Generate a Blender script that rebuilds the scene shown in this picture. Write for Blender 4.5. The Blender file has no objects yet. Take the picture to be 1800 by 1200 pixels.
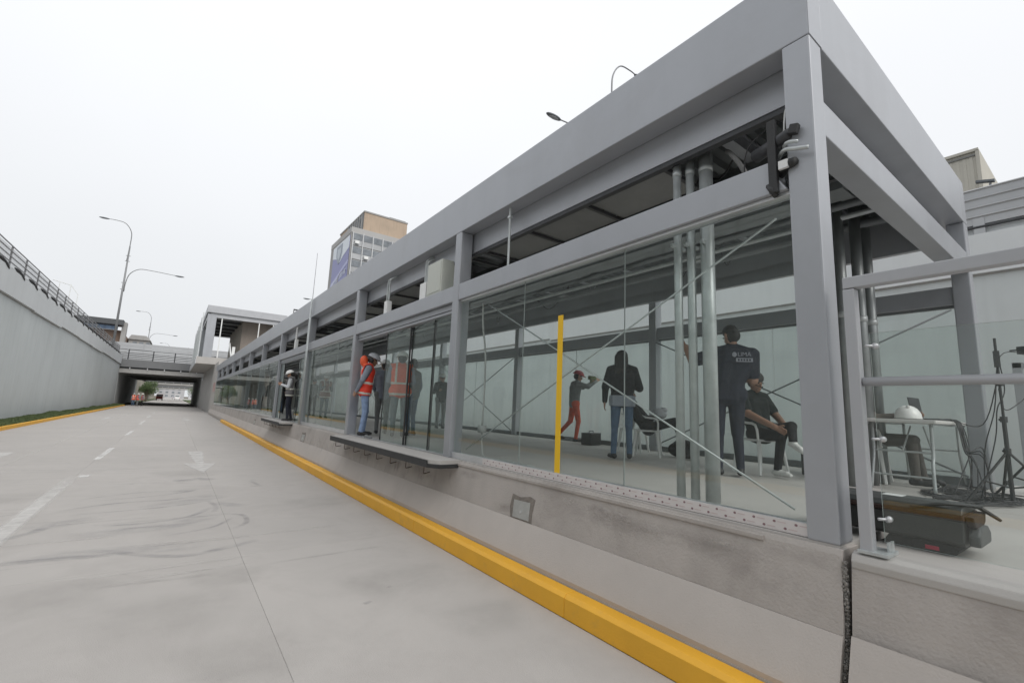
import bpy, bmesh, math, random
import numpy as np
from mathutils import Vector, Matrix
random.seed(7)
S = bpy.context.scene
C = S.collection
R = math.radians

# ------------------------------------------------------------------ camera
YAW, PITCH, ROLL = 0.629764, 0.148713, 0.041395
F = Vector((math.sin(YAW)*math.cos(PITCH), math.cos(YAW)*math.cos(PITCH), math.sin(PITCH)))
r0 = Vector((math.cos(YAW), -math.sin(YAW), 0)); u0 = r0.cross(F)
RX = r0*math.cos(ROLL) + u0*math.sin(ROLL); UP = -r0*math.sin(ROLL) + u0*math.cos(ROLL)
cam = bpy.data.cameras.new("camera"); co = bpy.data.objects.new("camera", cam); C.objects.link(co)
M = Matrix.Identity(4)
for i in range(3):
    M[i][0] = RX[i]; M[i][1] = UP[i]; M[i][2] = -F[i]
M[0][3], M[1][3], M[2][3] = 0.0, 0.0, 1.7
co.matrix_world = M
cam.sensor_width = 36; cam.lens = 16.0; cam.clip_start = 0.05; cam.clip_end = 4000
S.camera = co

# ------------------------------------------------------------------ sky, soft sun, exposure (overcast)
w = bpy.data.worlds.new("World"); S.world = w; w.use_nodes = True
nt = w.node_tree; nt.nodes.clear()
out = nt.nodes.new("ShaderNodeOutputWorld"); bg = nt.nodes.new("ShaderNodeBackground")
sky = nt.nodes.new("ShaderNodeTexSky"); sky.sky_type = 'NISHITA'; sky.sun_disc = False
SUN_EL, SUN_AZ = R(42), R(172)        # azimuth clockwise from +Y
sky.sun_elevation = SUN_EL; sky.sun_rotation = SUN_AZ; sky.dust_density = 6; sky.air_density = 1.5
tc = nt.nodes.new("ShaderNodeTexCoord"); sep = nt.nodes.new("ShaderNodeSeparateXYZ")
nt.links.new(tc.outputs['Generated'], sep.inputs[0])
ramp = nt.nodes.new("ShaderNodeValToRGB")          # closed cloud deck, brighter overhead
ramp.color_ramp.elements[0].position = 0.0; ramp.color_ramp.elements[0].color = (0.70, 0.72, 0.74, 1)
ramp.color_ramp.elements[1].position = 0.65; ramp.color_ramp.elements[1].color = (0.93, 0.945, 0.975, 1)
nt.links.new(sep.outputs['Z'], ramp.inputs[0])
nz = nt.nodes.new("ShaderNodeTexNoise"); nz.inputs['Scale'].default_value = 1.6; nz.inputs['Detail'].default_value = 3
nt.links.new(tc.outputs['Generated'], nz.inputs['Vector'])
mr = nt.nodes.new("ShaderNodeMapRange"); mr.inputs['From Min'].default_value = 0.3; mr.inputs['From Max'].default_value = 0.7
mr.inputs['To Min'].default_value = 11.1; mr.inputs['To Max'].default_value = 11.7
nt.links.new(nz.outputs['Fac'], mr.inputs['Value'])
vm = nt.nodes.new("ShaderNodeVectorMath"); vm.operation = 'SCALE'
nt.links.new(ramp.outputs['Color'], vm.inputs[0]); nt.links.new(mr.outputs['Result'], vm.inputs['Scale'])
mx = nt.nodes.new("ShaderNodeMix"); mx.data_type = 'RGBA'; mx.inputs['Factor'].default_value = 0.97
nt.links.new(sky.outputs['Color'], mx.inputs[6]); nt.links.new(vm.outputs[0], mx.inputs[7])
nt.links.new(mx.outputs[2], bg.inputs['Color']); bg.inputs['Strength'].default_value = 0.085
nt.links.new(bg.outputs[0], out.inputs['Surface'])
sl = bpy.data.lights.new("sun", 'SUN'); so = bpy.data.objects.new("sun", sl); C.objects.link(so)
sl.energy = 1.5; sl.angle = R(35); sl.color = (1.0, 0.97, 0.93)
sd = Vector((math.sin(SUN_AZ)*math.cos(SUN_EL), math.cos(SUN_AZ)*math.cos(SUN_EL), math.sin(SUN_EL)))
so.rotation_euler = sd.to_track_quat('Z', 'Y').to_euler()
S.view_settings.view_transform = 'Standard'; S.view_settings.look = 'None'
S.view_settings.exposure = 0.20; S.view_settings.gamma = 1.0; S.view_settings.use_curve_mapping = False
S.cycles.max_bounces = 12; S.cycles.transparent_max_bounces = 48; S.cycles.diffuse_bounces = 5
S.cycles.use_denoising = True

# ------------------------------------------------------------------ materials
MATS = {}
def mat(name, col, rough=0.6, metal=0.0, var=0.0, scale=3.0, bump=0.0, bscale=60.0, col2=None, stretch=(1,1,1), spec=0.5, rand=0.0, streak=0.0, dirt=None):
    """procedural principled material: two tones mixed by noise, fine bump, per-object tone shift, streaks running down"""
    if name in MATS: return MATS[name]
    m = bpy.data.materials.new(name); m.use_nodes = True; n = m.node_tree.nodes; l = m.node_tree.links
    b = n['Principled BSDF']; b.inputs['Roughness'].default_value = rough; b.inputs['Metallic'].default_value = metal
    b.inputs['Specular IOR Level'].default_value = spec
    t = n.new("ShaderNodeTexCoord"); geo = n.new("ShaderNodeNewGeometry")
    mp = n.new("ShaderNodeMapping"); mp.inputs['Scale'].default_value = stretch
    l.new(geo.outputs['Position'], mp.inputs['Vector'])
    c1 = tuple(max(0, x*(1-var)) for x in col); c2 = col2 or tuple(min(1, x*(1+var)) for x in col)
    cur = None
    if var > 0 or col2:
        nz = n.new("ShaderNodeTexNoise"); nz.inputs['Scale'].default_value = scale; nz.inputs['Detail'].default_value = 7; nz.inputs['Roughness'].default_value = 0.62
        l.new(mp.outputs[0], nz.inputs['Vector'])
        rp = n.new("ShaderNodeValToRGB"); rp.color_ramp.elements[0].position = 0.32; rp.color_ramp.elements[1].position = 0.68
        rp.color_ramp.elements[0].color = (*c1, 1); rp.color_ramp.elements[1].color = (*c2, 1)
        l.new(nz.outputs['Fac'], rp.inputs[0]); cur = rp.outputs[0]
        rr = n.new("ShaderNodeMapRange"); rr.inputs['To Min'].default_value = max(0.02, rough-0.1); rr.inputs['To Max'].default_value = min(1, rough+0.1)
        l.new(nz.outputs['Fac'], rr.inputs['Value']); l.new(rr.outputs[0], b.inputs['Roughness'])
    else:
        rgb = n.new("ShaderNodeRGB"); rgb.outputs[0].default_value = (*col, 1); cur = rgb.outputs[0]
    def blend(fac, other, strength, mode='MIX'):
        nonlocal cur
        mm = n.new("ShaderNodeMix"); mm.data_type = 'RGBA'; mm.blend_type = mode
        ml = n.new("ShaderNodeMath"); ml.operation = 'MULTIPLY'; ml.inputs[1].default_value = strength
        l.new(fac, ml.inputs[0]); l.new(ml.outputs[0], mm.inputs['Factor']); l.new(cur, mm.inputs[6])
        mm.inputs[7].default_value = (*other, 1); cur = mm.outputs[2]
    if streak > 0:
        m2 = n.new("ShaderNodeMapping"); m2.inputs['Scale'].default_value = (2.2, 2.2, 0.18)
        l.new(geo.outputs['Position'], m2.inputs['Vector'])
        n2 = n.new("ShaderNodeTexNoise"); n2.inputs['Scale'].default_value = 1.5; n2.inputs['Detail'].default_value = 6
        l.new(m2.outputs[0], n2.inputs['Vector'])
        r2 = n.new("ShaderNodeMapRange"); r2.inputs['From Min'].default_value = 0.48; r2.inputs['From Max'].default_value = 0.75
        l.new(n2.outputs['Fac'], r2.inputs['Value']); blend(r2.outputs[0], tuple(x*0.6 for x in col), streak)
    if dirt:
        dc, ds, lo, hi, st = dirt
        n3 = n.new("ShaderNodeTexNoise"); n3.inputs['Scale'].default_value = ds; n3.inputs['Detail'].default_value = 8; n3.inputs['Roughness'].default_value = 0.7
        n3.inputs['Distortion'].default_value = 0.6
        l.new(geo.outputs['Position'], n3.inputs['Vector'])
        r3 = n.new("ShaderNodeMapRange"); r3.inputs['From Min'].default_value = lo; r3.inputs['From Max'].default_value = hi
        l.new(n3.outputs['Fac'], r3.inputs['Value']); blend(r3.outputs[0], dc, st)
    if rand > 0:
        oi = n.new("ShaderNodeObjectInfo"); hs = n.new("ShaderNodeHueSaturation")
        r4 = n.new("ShaderNodeMapRange"); r4.inputs['To Min'].default_value = 1-rand; r4.inputs['To Max'].default_value = 1+rand
        l.new(oi.outputs['Random'], r4.inputs['Value']); l.new(r4.outputs[0], hs.inputs['Value']); l.new(cur, hs.inputs['Color']); cur = hs.outputs[0]
    l.new(cur, b.inputs['Base Color'])
    if bump > 0:
        nb = n.new("ShaderNodeTexNoise"); nb.inputs['Scale'].default_value = bscale; nb.inputs['Detail'].default_value = 5
        l.new(mp.outputs[0], nb.inputs['Vector'])
        bp = n.new("ShaderNodeBump"); bp.inputs['Strength'].default_value = bump; bp.inputs['Distance'].default_value = 0.02
        l.new(nb.outputs['Fac'], bp.inputs['Height']); l.new(bp.outputs[0], b.inputs['Normal'])
    MATS[name] = m; return m

def glass(name, tint, refl=1.0, haze=0.03):
    m = bpy.data.materials.new(name); m.use_nodes = True; n = m.node_tree.nodes; l = m.node_tree.links; n.clear()
    o = n.new("ShaderNodeOutputMaterial"); tr = n.new("ShaderNodeBsdfTransparent"); tr.inputs[0].default_value = (*tint, 1)
    gl = n.new("ShaderNodeBsdfGlossy"); gl.inputs['Roughness'].default_value = 0.01; gl.inputs[0].default_value = (0.93, 0.97, 0.95, 1)
    df = n.new("ShaderNodeBsdfDiffuse"); df.inputs[0].default_value = (0.45, 0.48, 0.46, 1)
    geo = n.new("ShaderNodeNewGeometry"); dt = n.new("ShaderNodeVectorMath"); dt.operation = 'DOT_PRODUCT'
    l.new(geo.outputs['Incoming'], dt.inputs[0]); l.new(geo.outputs['Normal'], dt.inputs[1])
    def mth(op, a, b):
        q = n.new("ShaderNodeMath"); q.operation = op
        for i, v in enumerate((a, b)):
            if v is None: continue
            if isinstance(v, (int, float)): q.inputs[i].default_value = v
            else: l.new(v, q.inputs[i])
        return q.outputs[0]
    ab = mth('ABSOLUTE', dt.outputs['Value'], None); om = mth('SUBTRACT', 1.0, ab)
    p5 = mth('POWER', om, 5.0); f = mth('MULTIPLY_ADD', p5, 0.955*refl)
    n.active = None
    q = f.node; q.inputs[2].default_value = 0.042*refl
    m1 = n.new("ShaderNodeMixShader"); l.new(f, m1.inputs[0]); l.new(tr.outputs[0], m1.inputs[1]); l.new(gl.outputs[0], m1.inputs[2])
    # thin uneven film of dust and wipe marks
    nz = n.new("ShaderNodeTexNoise"); nz.inputs['Scale'].default_value = 2.3; nz.inputs['Detail'].default_value = 6
    l.new(geo.outputs['Position'], nz.inputs['Vector'])
    hz = mth('MULTIPLY', nz.outputs['Fac'], haze*2)
    m2 = n.new("ShaderNodeMixShader"); l.new(hz, m2.inputs[0]); l.new(m1.outputs[0], m2.inputs[1]); l.new(df.outputs[0], m2.inputs[2])
    l.new(m2.outputs[0], o.inputs['Surface']); MATS[name] = m; return m

def worn_mark(name, col, alpha, scale=6, lo=.42, hi=.7, stretch=(1,1,1)):
    m = bpy.data.materials.new(name); m.use_nodes = True; n = m.node_tree.nodes; l = m.node_tree.links
    b = n['Principled BSDF']; b.inputs['Base Color'].default_value = (*col, 1); b.inputs['Roughness'].default_value = .8
    geo = n.new("ShaderNodeNewGeometry"); mp = n.new("ShaderNodeMapping"); mp.inputs['Scale'].default_value = stretch
    l.new(geo.outputs['Position'], mp.inputs[0])
    nz = n.new("ShaderNodeTexNoise"); nz.inputs['Scale'].default_value = scale; nz.inputs['Detail'].default_value = 8; nz.inputs['Roughness'].default_value = .7
    l.new(mp.outputs[0], nz.inputs['Vector'])
    r = n.new("ShaderNodeMapRange"); r.inputs['From Min'].default_value = lo; r.inputs['From Max'].default_value = hi; r.inputs['To Max'].default_value = alpha
    l.new(nz.outputs['Fac'], r.inputs['Value'])
    at = n.new("ShaderNodeAttribute"); at.attribute_name = "edge"
    mu = n.new("ShaderNodeMath"); mu.operation = 'MULTIPLY'; l.new(r.outputs[0], mu.inputs[0]); l.new(at.outputs['Fac'], mu.inputs[1])
    l.new(mu.outputs[0], b.inputs['Alpha']); MATS[name] = m; return m

steel = mat("grey_steel_paint", (.37,.385,.41), .40, .35, .05, 1.1, .05, 220, rand=.03, streak=.12, dirt=((.29,.29,.30), .8, .5, .8, .45))
steel_lt = mat("pale_steel_paint", (.42,.43,.45), .42, .2, .05, 2, .05, 200)
galv = mat("galvanised_pipe", (.48,.51,.51), .38, .35, .12, 9, .03, 150)
dark_steel = mat("dark_steel", (.06,.062,.066), .5, .4, .2, 6)
gunmetal = mat("deck_steel", (.20,.215,.22), .5, .35, .15, 2.2)
board = mat("ceiling_board", (.22,.225,.22), .75, 0, .1, 3, rand=.08, dirt=((.2,.2,.19), 3, .55, .75, .5))
conc_road = mat("road_concrete", (.425,.405,.385), .88, 0, .05, .55, .25, 130, rand=.03, stretch=(1,1,1), dirt=((.335,.315,.30), 1.1, .45, .75, .5))
conc_base = mat("joint_filler", (.36,.345,.33), .9, 0, .2, 8)
conc_pl = mat("plinth_concrete", (.41,.38,.355), .82, 0, .09, 1.6, .3, 55, streak=.25, dirt=((.27,.245,.225), 1.4, .50, .70, .65), rand=.02)
conc_pl2 = mat("smooth_plinth_foot", (.47,.435,.405), .85, 0, .06, 1.3, .15, 80, dirt=((.33,.30,.28), 1.5, .55, .8, .5))
conc_floor = mat("platform_concrete", (.43,.415,.395), .7, 0, .07, 1.1, .12, 90, rand=.03, dirt=((.33,.32,.30), 1.2, .55, .8, .4))
wall_paint = mat("painted_retaining_wall", (.51,.54,.54), .8, 0, .05, .3, .08, 30, rand=.02, streak=.22, dirt=((.43,.46,.455), .25, .5, .75, .4))
wall_cap = mat("painted_wall_cap", (.58,.60,.605), .8, 0, .03, .5, .05, 30, streak=.12)
conc_grey = mat("grey_concrete", (.36,.355,.345), .85, 0, .08, .8, .1, 30, streak=.3)
yellow = mat("yellow_kerb_paint", (.80,.42,.03), .52, 0, .05, 2.5, .12, 70, dirt=((.50,.30,.09), 2.6, .56, .78, .65))
yellow_strip = mat("yellow_strip", (.80,.49,.01), .5, 0, .02, 3)
white_mark = worn_mark("worn_white_paint", (.80,.80,.78), .75, 3, .25, .6)
faint_mark = worn_mark("faint_white_paint", (.72,.71,.69), .62, 3, .0, .6)
tyre_mark = worn_mark("tyre_rubber_mark", (.14,.15,.18), .30, 3.2, .34, .70, (1,2.2,1))
stain_mark = worn_mark("mortar_stain", (.20,.182,.165), .42, 3.4, .38, .72)
lime_mark = worn_mark("pale_lime_patch", (.62,.59,.55), .8, 7, .42, .62)
glass_m = glass("station_glass", (.93,.955,.945), .62, .012)
glass_door = glass("door_glass", (.865,.91,.895), .85, .035)
glass_edge = mat("glass_edge_green", (.33,.37,.36), .3)
alu = mat("aluminium_trim", (.62,.63,.64), .35, .6, .05, 8)
rubber = mat("black_rubber", (.028,.029,.03), .6, 0, .2, 10, .1, 60)
white_pl = mat("white_plastic", (.74,.75,.74), .35, 0, .03, 5)
hel_white = mat("white_helmet_shell", (.8,.8,.78), .3)
tape_m = mat("tape_film", (.62,.585,.57), .4, 0, .04, 5)
tape_red = mat("tape_print_red", (.23,.14,.15), .5); tape_line = mat("tape_print_pink", (.52,.42,.41), .5)
box_paint = mat("cream_box_paint", (.52,.54,.49), .45, 0, .03, 4)
grass_m = mat("verge_grass", (.085,.12,.045), .8, 0, .35, 5, col2=(.13,.17,.07))
soil = mat("verge_soil", (.10,.085,.055), .95, 0, .3, 6, .4, 20)
leaf = mat("tree_leaf", (.06,.105,.035), .7, 0, .3, 2, col2=(.11,.16,.055)); bark = mat("tree_bark", (.13,.10,.075), .9, 0, .2, 9)
asph = mat("upper_street", (.13,.13,.13), .9, 0, .15, 2)
slat_m = mat("barrier_slat", (.40,.41,.42), .5, .2, .05, 1.5, rand=.03)
fence_m = mat("guardrail_steel", (.24,.24,.245), .5, .3, .08, 3)
pole_m = mat("lamp_pole_steel", (.23,.235,.24), .5, .3, .08, 3); head_m = mat("lamp_head_grey", (.12,.13,.14), .45)
lampglass = mat("lamp_lens", (.35,.36,.37), .25)
foot_shade_m = mat("foot_shade_black", (.03,.03,.032), .55)
cable = mat("black_cable", (.022,.022,.024), .5)
winglass = mat("far_window_glass", (.20,.22,.24), .15, 0, .3, .8)

# ------------------------------------------------------------------ mesh helpers
class MB:
    def __init__(s): s.v, s.f, s.mi = [], [], []
    def add(s, vs, fs, mi=0):
        o = len(s.v); s.v += [tuple(v) for v in vs]; s.f += [tuple(i+o for i in f) for f in fs]; s.mi += [mi]*len(fs); return s
    def box(s, x0, x1, y0, y1, z0, z1, mi=0):
        if x0>x1: x0,x1=x1,x0
        if y0>y1: y0,y1=y1,y0
        if z0>z1: z0,z1=z1,z0
        return s.add([(x0,y0,z0),(x1,y0,z0),(x1,y1,z0),(x0,y1,z0),(x0,y0,z1),(x1,y0,z1),(x1,y1,z1),(x0,y1,z1)],
                     [(3,2,1,0),(4,5,6,7),(0,1,5,4),(1,2,6,5),(2,3,7,6),(3,0,4,7)], mi)
    def obox(s, c, sx, sy, sz, rot=None, mi=0):
        Q = rot if rot is not None else Matrix.Identity(3)
        vs = [Vector(c) + Q @ Vector((a*sx/2, b*sy/2, d*sz/2)) for d in (-1,1) for a,b in ((-1,-1),(1,-1),(1,1),(-1,1))]
        return s.add(vs, [(3,2,1,0),(4,5,6,7),(0,1,5,4),(1,2,6,5),(2,3,7,6),(3,0,4,7)], mi)
    def tube(s, pts, r, seg=8, mi=0, smooth=0, cap=True):
        P = [Vector(p) for p in pts]; rr = list(r) if isinstance(r, (list, tuple)) else [r]*len(P)
        if smooth and len(P) > 2:
            Q, q = [], []
            for i in range(len(P)-1):
                a, b, c, d = P[max(i-1,0)], P[i], P[i+1], P[min(i+2,len(P)-1)]
                for k in range(smooth):
                    t = k/smooth
                    Q.append(.5*((2*b)+(c-a)*t+(2*a-5*b+4*c-d)*t*t+(3*b-a-3*c+d)*t**3)); q.append(rr[i]*(1-t)+rr[i+1]*t)
            Q.append(P[-1]); q.append(rr[-1]); P, rr = Q, q
        n = len(P); vs, fs = [], []
        T = (P[1]-P[0]).normalized(); N = T.orthogonal().normalized()
        for i in range(n):
            T2 = ((P[min(i+1,n-1)]-P[max(i-1,0)])).normalized()
            N = (N - T2*N.dot(T2)); N = N.normalized() if N.length > 1e-6 else T2.orthogonal().normalized()
            B = T2.cross(N)
            for k in range(seg):
                a = 2*math.pi*k/seg; vs.append(P[i] + (N*math.cos(a)+B*math.sin(a))*rr[i])
        for i in range(n-1):
            for k in range(seg):
                a, b = i*seg+k, i*seg+(k+1)%seg; fs.append((a, b, b+seg, a+seg))
        if cap: fs.append(tuple(range(seg-1,-1,-1))); fs.append(tuple((n-1)*seg+k for k in range(seg)))
        return s.add(vs, fs, mi)
    def prism(s, prof, y0, y1, mi=0, axis='y'):
        n = len(prof)
        if axis == 'y': vs = [(a, y0, b) for a, b in prof] + [(a, y1, b) for a, b in prof]
        elif axis == 'x': vs = [(y0, a, b) for a, b in prof] + [(y1, a, b) for a, b in prof]
        else: vs = [(a, b, y0) for a, b in prof] + [(a, b, y1) for a, b in prof]
        fs = [tuple(range(n)), tuple(range(2*n-1, n-1, -1))] + [(i, n+i, n+(i+1)%n, (i+1)%n) for i in range(n)]
        return s.add(vs, fs, mi)
    def lathe(s, prof, c=(0,0,0), seg=20, mi=0):
        vs, fs = [], []
        for r, z in prof:
            for k in range(seg):
                a = 2*math.pi*k/seg; vs.append((c[0]+r*math.cos(a), c[1]+r*math.sin(a), c[2]+z))
        for i in range(len(prof)-1):
            for k in range(seg):
                a, b = i*seg+k, i*seg+(k+1)%seg; fs.append((a, b, b+seg, a+seg))
        fs.append(tuple(range(seg-1,-1,-1))); fs.append(tuple((len(prof)-1)*seg+k for k in range(seg)))
        return s.add(vs, fs, mi)
    def ell(s, c, rx, ry, rz, mi=0, seg=14, rings=9, z0=-1.0, rot=None):
        vs, fs = [], []
        for i in range(rings+1):
            a = -math.pi/2 + math.pi*i/rings; zz = max(math.sin(a), z0); cr = math.cos(a) if math.sin(a) >= z0 else math.sqrt(max(0,1-z0*z0))
            for k in range(seg):
                t = 2*math.pi*k/seg; p = Vector((rx*cr*math.cos(t), ry*cr*math.sin(t), rz*zz))
                if rot is not None: p = rot @ p
                vs.append(Vector(c)+p)
        for i in range(rings):
            for k in range(seg):
                a, b = i*seg+k, i*seg+(k+1)%seg; fs.append((a, b, b+seg, a+seg))
        return s.add(vs, fs, mi)
    def mesh(s, name, mats, bevel=0, smooth=False, recalc=True):
        me = bpy.data.meshes.new(name); me.from_pydata(s.v, [], s.f)
        if not isinstance(mats, (list, tuple)): mats = [mats]
        for m in mats: me.materials.append(m)
        me.polygons.foreach_set('material_index', s.mi)
        if smooth: me.polygons.foreach_set('use_smooth', [True]*len(s.f))
        if recalc or bevel:
            bm = bmesh.new(); bm.from_mesh(me)
            if recalc: bmesh.ops.remove_doubles(bm, verts=bm.verts, dist=1e-6)
            bmesh.ops.recalc_face_normals(bm, faces=bm.faces)
            if bevel:
                es = [e for e in bm.edges if len(e.link_faces) == 2 and e.calc_face_angle(0) > .5]
                bmesh.ops.bevel(bm, geom=es, offset=bevel, segments=2, affect='EDGES', profile=.6, clamp_overlap=True)
            bm.to_mesh(me); bm.free()
        me.update(); return me
    def build(s, name, mats, parent=None, bevel=0, smooth=False, loc=None):
        o = bpy.data.objects.new(name, s.mesh(name, mats, bevel, smooth)); C.objects.link(o)
        if parent is not None: o.parent = parent
        if loc is not None: o.location = loc
        return o
def tag(o, label=None, cat=None, group=None, kind=None):
    if label: o['label'] = label
    if cat: o['category'] = cat
    if group: o['group'] = group
    if kind: o['kind'] = kind
    return o
def thing(name, label, cat, loc=(0,0,0), rz=0, group=None):
    o = bpy.data.objects.new(name, None); o.empty_display_size = .1; C.objects.link(o); o.location = loc; o.rotation_euler = (0,0,rz)
    return tag(o, label, cat, group)
def struct(name):
    o = bpy.data.objects.new(name, None); C.objects.link(o); o['kind'] = 'structure'; return o
def inst(name, me, parent=None, loc=(0,0,0), rz=0):
    o = bpy.data.objects.new(name, me); C.objects.link(o); o.parent = parent; o.location = loc; o.rotation_euler = (0,0,rz); return o
def copy_tree(o, parent=None):
    c = o.copy(); C.objects.link(c)
    if parent is not None: c.parent = parent
    for ch in list(o.children): copy_tree(ch, c)
    return c
def ribbon(name, pts, wd, m, z=.006, fade=True, parent=None, smooth=6):
    """flat worn mark on the road following pts, faded towards its edges"""
    P = [Vector((p[0], p[1], 0)) for p in pts]; Q = []
    for i in range(len(P)-1):
        a, b, c, d = P[max(i-1,0)], P[i], P[i+1], P[min(i+2,len(P)-1)]
        for k in range(smooth):
            t = k/smooth; Q.append(.5*((2*b)+(c-a)*t+(2*a-5*b+4*c-d)*t*t+(3*b-a-3*c+d)*t**3))
    Q.append(P[-1]); n = len(Q); vs, fs, ed = [], [], []
    for i, p in enumerate(Q):
        T = (Q[min(i+1,n-1)]-Q[max(i-1,0)]).normalized(); N = Vector((-T.y, T.x, 0))
        e = min(1, 4*min(i, n-1-i)/max(1,n-1)) if fade else 1
        for s_, f_ in ((-.5,0),(-.25,1),(.25,1),(.5,0)):
            q = p + N*wd*s_; vs.append((q.x, q.y, z)); ed.append(e*(f_ if fade else 1))
    for i in range(n-1):
        for k in range(3):
            a = i*4+k; fs.append((a, a+1, a+5, a+4))
    me = bpy.data.meshes.new(name); me.from_pydata(vs, [], fs); me.materials.append(m)
    at = me.attributes.new("edge", 'FLOAT', 'POINT'); at.data.foreach_set('value', ed)
    o = bpy.data.objects.new(name, me); C.objects.link(o); o.parent = parent; return o
def poly_mark(name, pts, m, z=.008, parent=None):
    me = bpy.data.meshes.new(name); me.from_pydata([(x, y, z) for x, y in pts], [], [tuple(range(len(pts)))]); me.materials.append(m)
    at = me.attributes.new("edge", 'FLOAT', 'POINT'); at.data.foreach_set('value', [1.0]*len(pts))
    o = bpy.data.objects.new(name, me); C.objects.link(o); o.parent = parent; return o

# ------------------------------------------------------------------ ground, roads
W = 3.195          # front glass plane of the station
WB = 8.10          # rear plane
P = 1.0            # platform level
LW, RW = -6.95, 18.3
NB, FB = 88.0, 130.0   # near and far edge of the overpass
tag(MB().box(-900, 900, -900, 1500, -.6, -.05).build("ground", soil), kind='structure')
road = struct("road")
MB().box(-5.5, 18.2, -60, 420, -.055, -.006).build("road_bed", conc_base, road)
xs = [-5.5, -1.42, .80, 2.835]
slab_cache = {}
y = -12.2
while y < 96:
    for a, b in zip(xs[:-1], xs[1:]):
        k = (a, b)
        if k not in slab_cache:
            slab_cache[k] = MB().box(a+.0012, b-.0012, .0012, 4.5488, -.0055, 0).mesh("slab", conc_road)
        inst("slab", slab_cache[k], road, (0, y, 0))
    y += 4.55
MB().box(-5.5, 2.835, y, 420, -.019, 0).build("far_slab", conc_road, road)
MB().box(-5.5, 2.835, -60, -12.2, -.019, 0).build("near_slab", conc_road, road)
MB().box(8.45, 16.9, -60, 420, -.019, 0).build("rear_roadway", conc_road, road)
MB().box(2.835, 3.2, 38.6, 420, -.019, 0).build("road_edge", conc_road, road)
marks = struct("road_markings")
for (a, b) in ((15.9,19.2),(24.9,28.0),(34.2,38.6),(44,48),(54,58),(64,68),(74,78)):
    ribbon("lane_dash", [(-1.40,a),(-1.36,b)], .13, white_mark, fade=False, parent=marks, smooth=1)
ribbon("lane_dash", [(-1.44,3.0),(-1.44,13.2)], .26, faint_mark, fade=True, parent=marks, smooth=6)
poly_mark("lane_dash", [(-1.36,13.0),(-1.18,13.05),(-1.2,12.7),(-1.36,12.7)], white_mark, parent=marks)
def arrow(x, y0, m=faint_mark):
    poly_mark("lane_arrow", [(x-.2,y0+4.9),(x+.2,y0+4.85),(x+.09,y0+1.75),(x+.35,y0+1.7),(x,y0),(x-.36,y0+1.85),(x-.08,y0+1.78)], m, parent=marks)
arrow(.74, 12.67); arrow(.9, 39.0); arrow(-3.45, 13.3); arrow(-3.5, 39.0)
ribbon("edge_line", [(-2.9,11.0),(-2.95,60)], .10, worn_mark("ghost_line", (.66,.65,.62), .4, 1.2, .3, .7), parent=marks, smooth=8)
tm = struct("tyre_marks"); tm['kind'] = 'stuff'
MK = [([(-1.17,9.24),(-.55,9.59),(.16,9.61),(.77,9.89)],.10),([(.66,9.29),(.74,8.77),(.69,8.35)],.09),([(.78,8.18),(1.02,7.99),(1.02,7.5),(.82,7.19)],.09),
      ([(-.58,6.97),(.18,6.27),(.71,6.36),(1.05,6.54)],.13),([(-1.39,7.77),(-1.16,8.06),(-1.06,8.53)],.16),([(-.65,8.1),(-.14,8.0),(.37,8.19),(.71,8.78)],.11),
      ([(-1.3,6.75),(-.84,6.69),(-.3,6.62)],.18),([(-1.2,10.0),(-.2,10.5),(.7,10.2)],.05),([(-.9,9.9),(.1,10.1),(.6,10.5)],.06),([(-1.1,8.9),(0,9.0),(.6,9.2)],.05),
      ([(-3.4,14.6),(-2.2,14.1),(-1.6,13.9)],.06),([(-.9,11.6),(.0,11.5),(.5,11.2)],.05),([(.1,7.2),(.6,7.4),(.9,7.9)],.07),([(-2.6,9.0),(-1.9,9.1),(-1.5,9.3)],.07),
      ([(1.6,10.4),(1.5,11.2)],.10),([(.5,11.9),(.9,11.6)],.3),([(.2,11.6),(.55,11.75)],.35),
      ([(-.5,24),(.9,23.4)],.08),([(-.9,18.6),(.3,18.2)],.06),([(.2,21),(1.6,20.7)],.06)]
for pts, wd in MK: ribbon("rubber_streak", pts, wd, tyre_mark, z=.005, parent=tm)
for pts, wd in (([(-.9,7.6),(.2,7.75),(.8,8.4)],.45),([(-.2,9.0),(.5,9.4),(.9,9.7)],.5),([(-1.2,6.9),(-.3,6.75),(.6,6.5)],.38),([(-1.3,8.2),(-.6,8.6)],.4),([(.2,10.4),(.5,10.3)],.45),([(.75,9.1),(1.1,8.6)],.3)):
    ribbon("rubber_streak", pts, wd, worn_mark("soft_rubber", (.19,.20,.23), .22, 2.4, .38, .72, (1,2.5,1)) if "soft_rubber" not in MATS else MATS["soft_rubber"], z=.0055, parent=tm)
pale_streak = worn_mark("pale_broom_streak", (.56,.54,.52), .40, 4, .35, .7, (1,3,1)); grey_streak = worn_mark("grey_broom_streak", (.25,.24,.235), .20, 4, .35, .7, (1,3,1))
for k in range(90):      # broom and grinding traces across the slabs
    y0 = 5.2+28*random.random()**1.5; x0 = random.uniform(-4.8, 1.6); L_ = random.uniform(.4,1.6)
    ribbon("rubber_streak", [(x0,y0),(min(2.7,x0+L_),y0+random.uniform(-.12,.06))], random.uniform(.025,.09), (pale_streak, grey_streak)[k%2], z=.0035+.0004*(k%3), parent=tm)
blot = worn_mark("damp_blotch", (.27,.26,.245), .15, 1.6, .30, .75)
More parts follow.
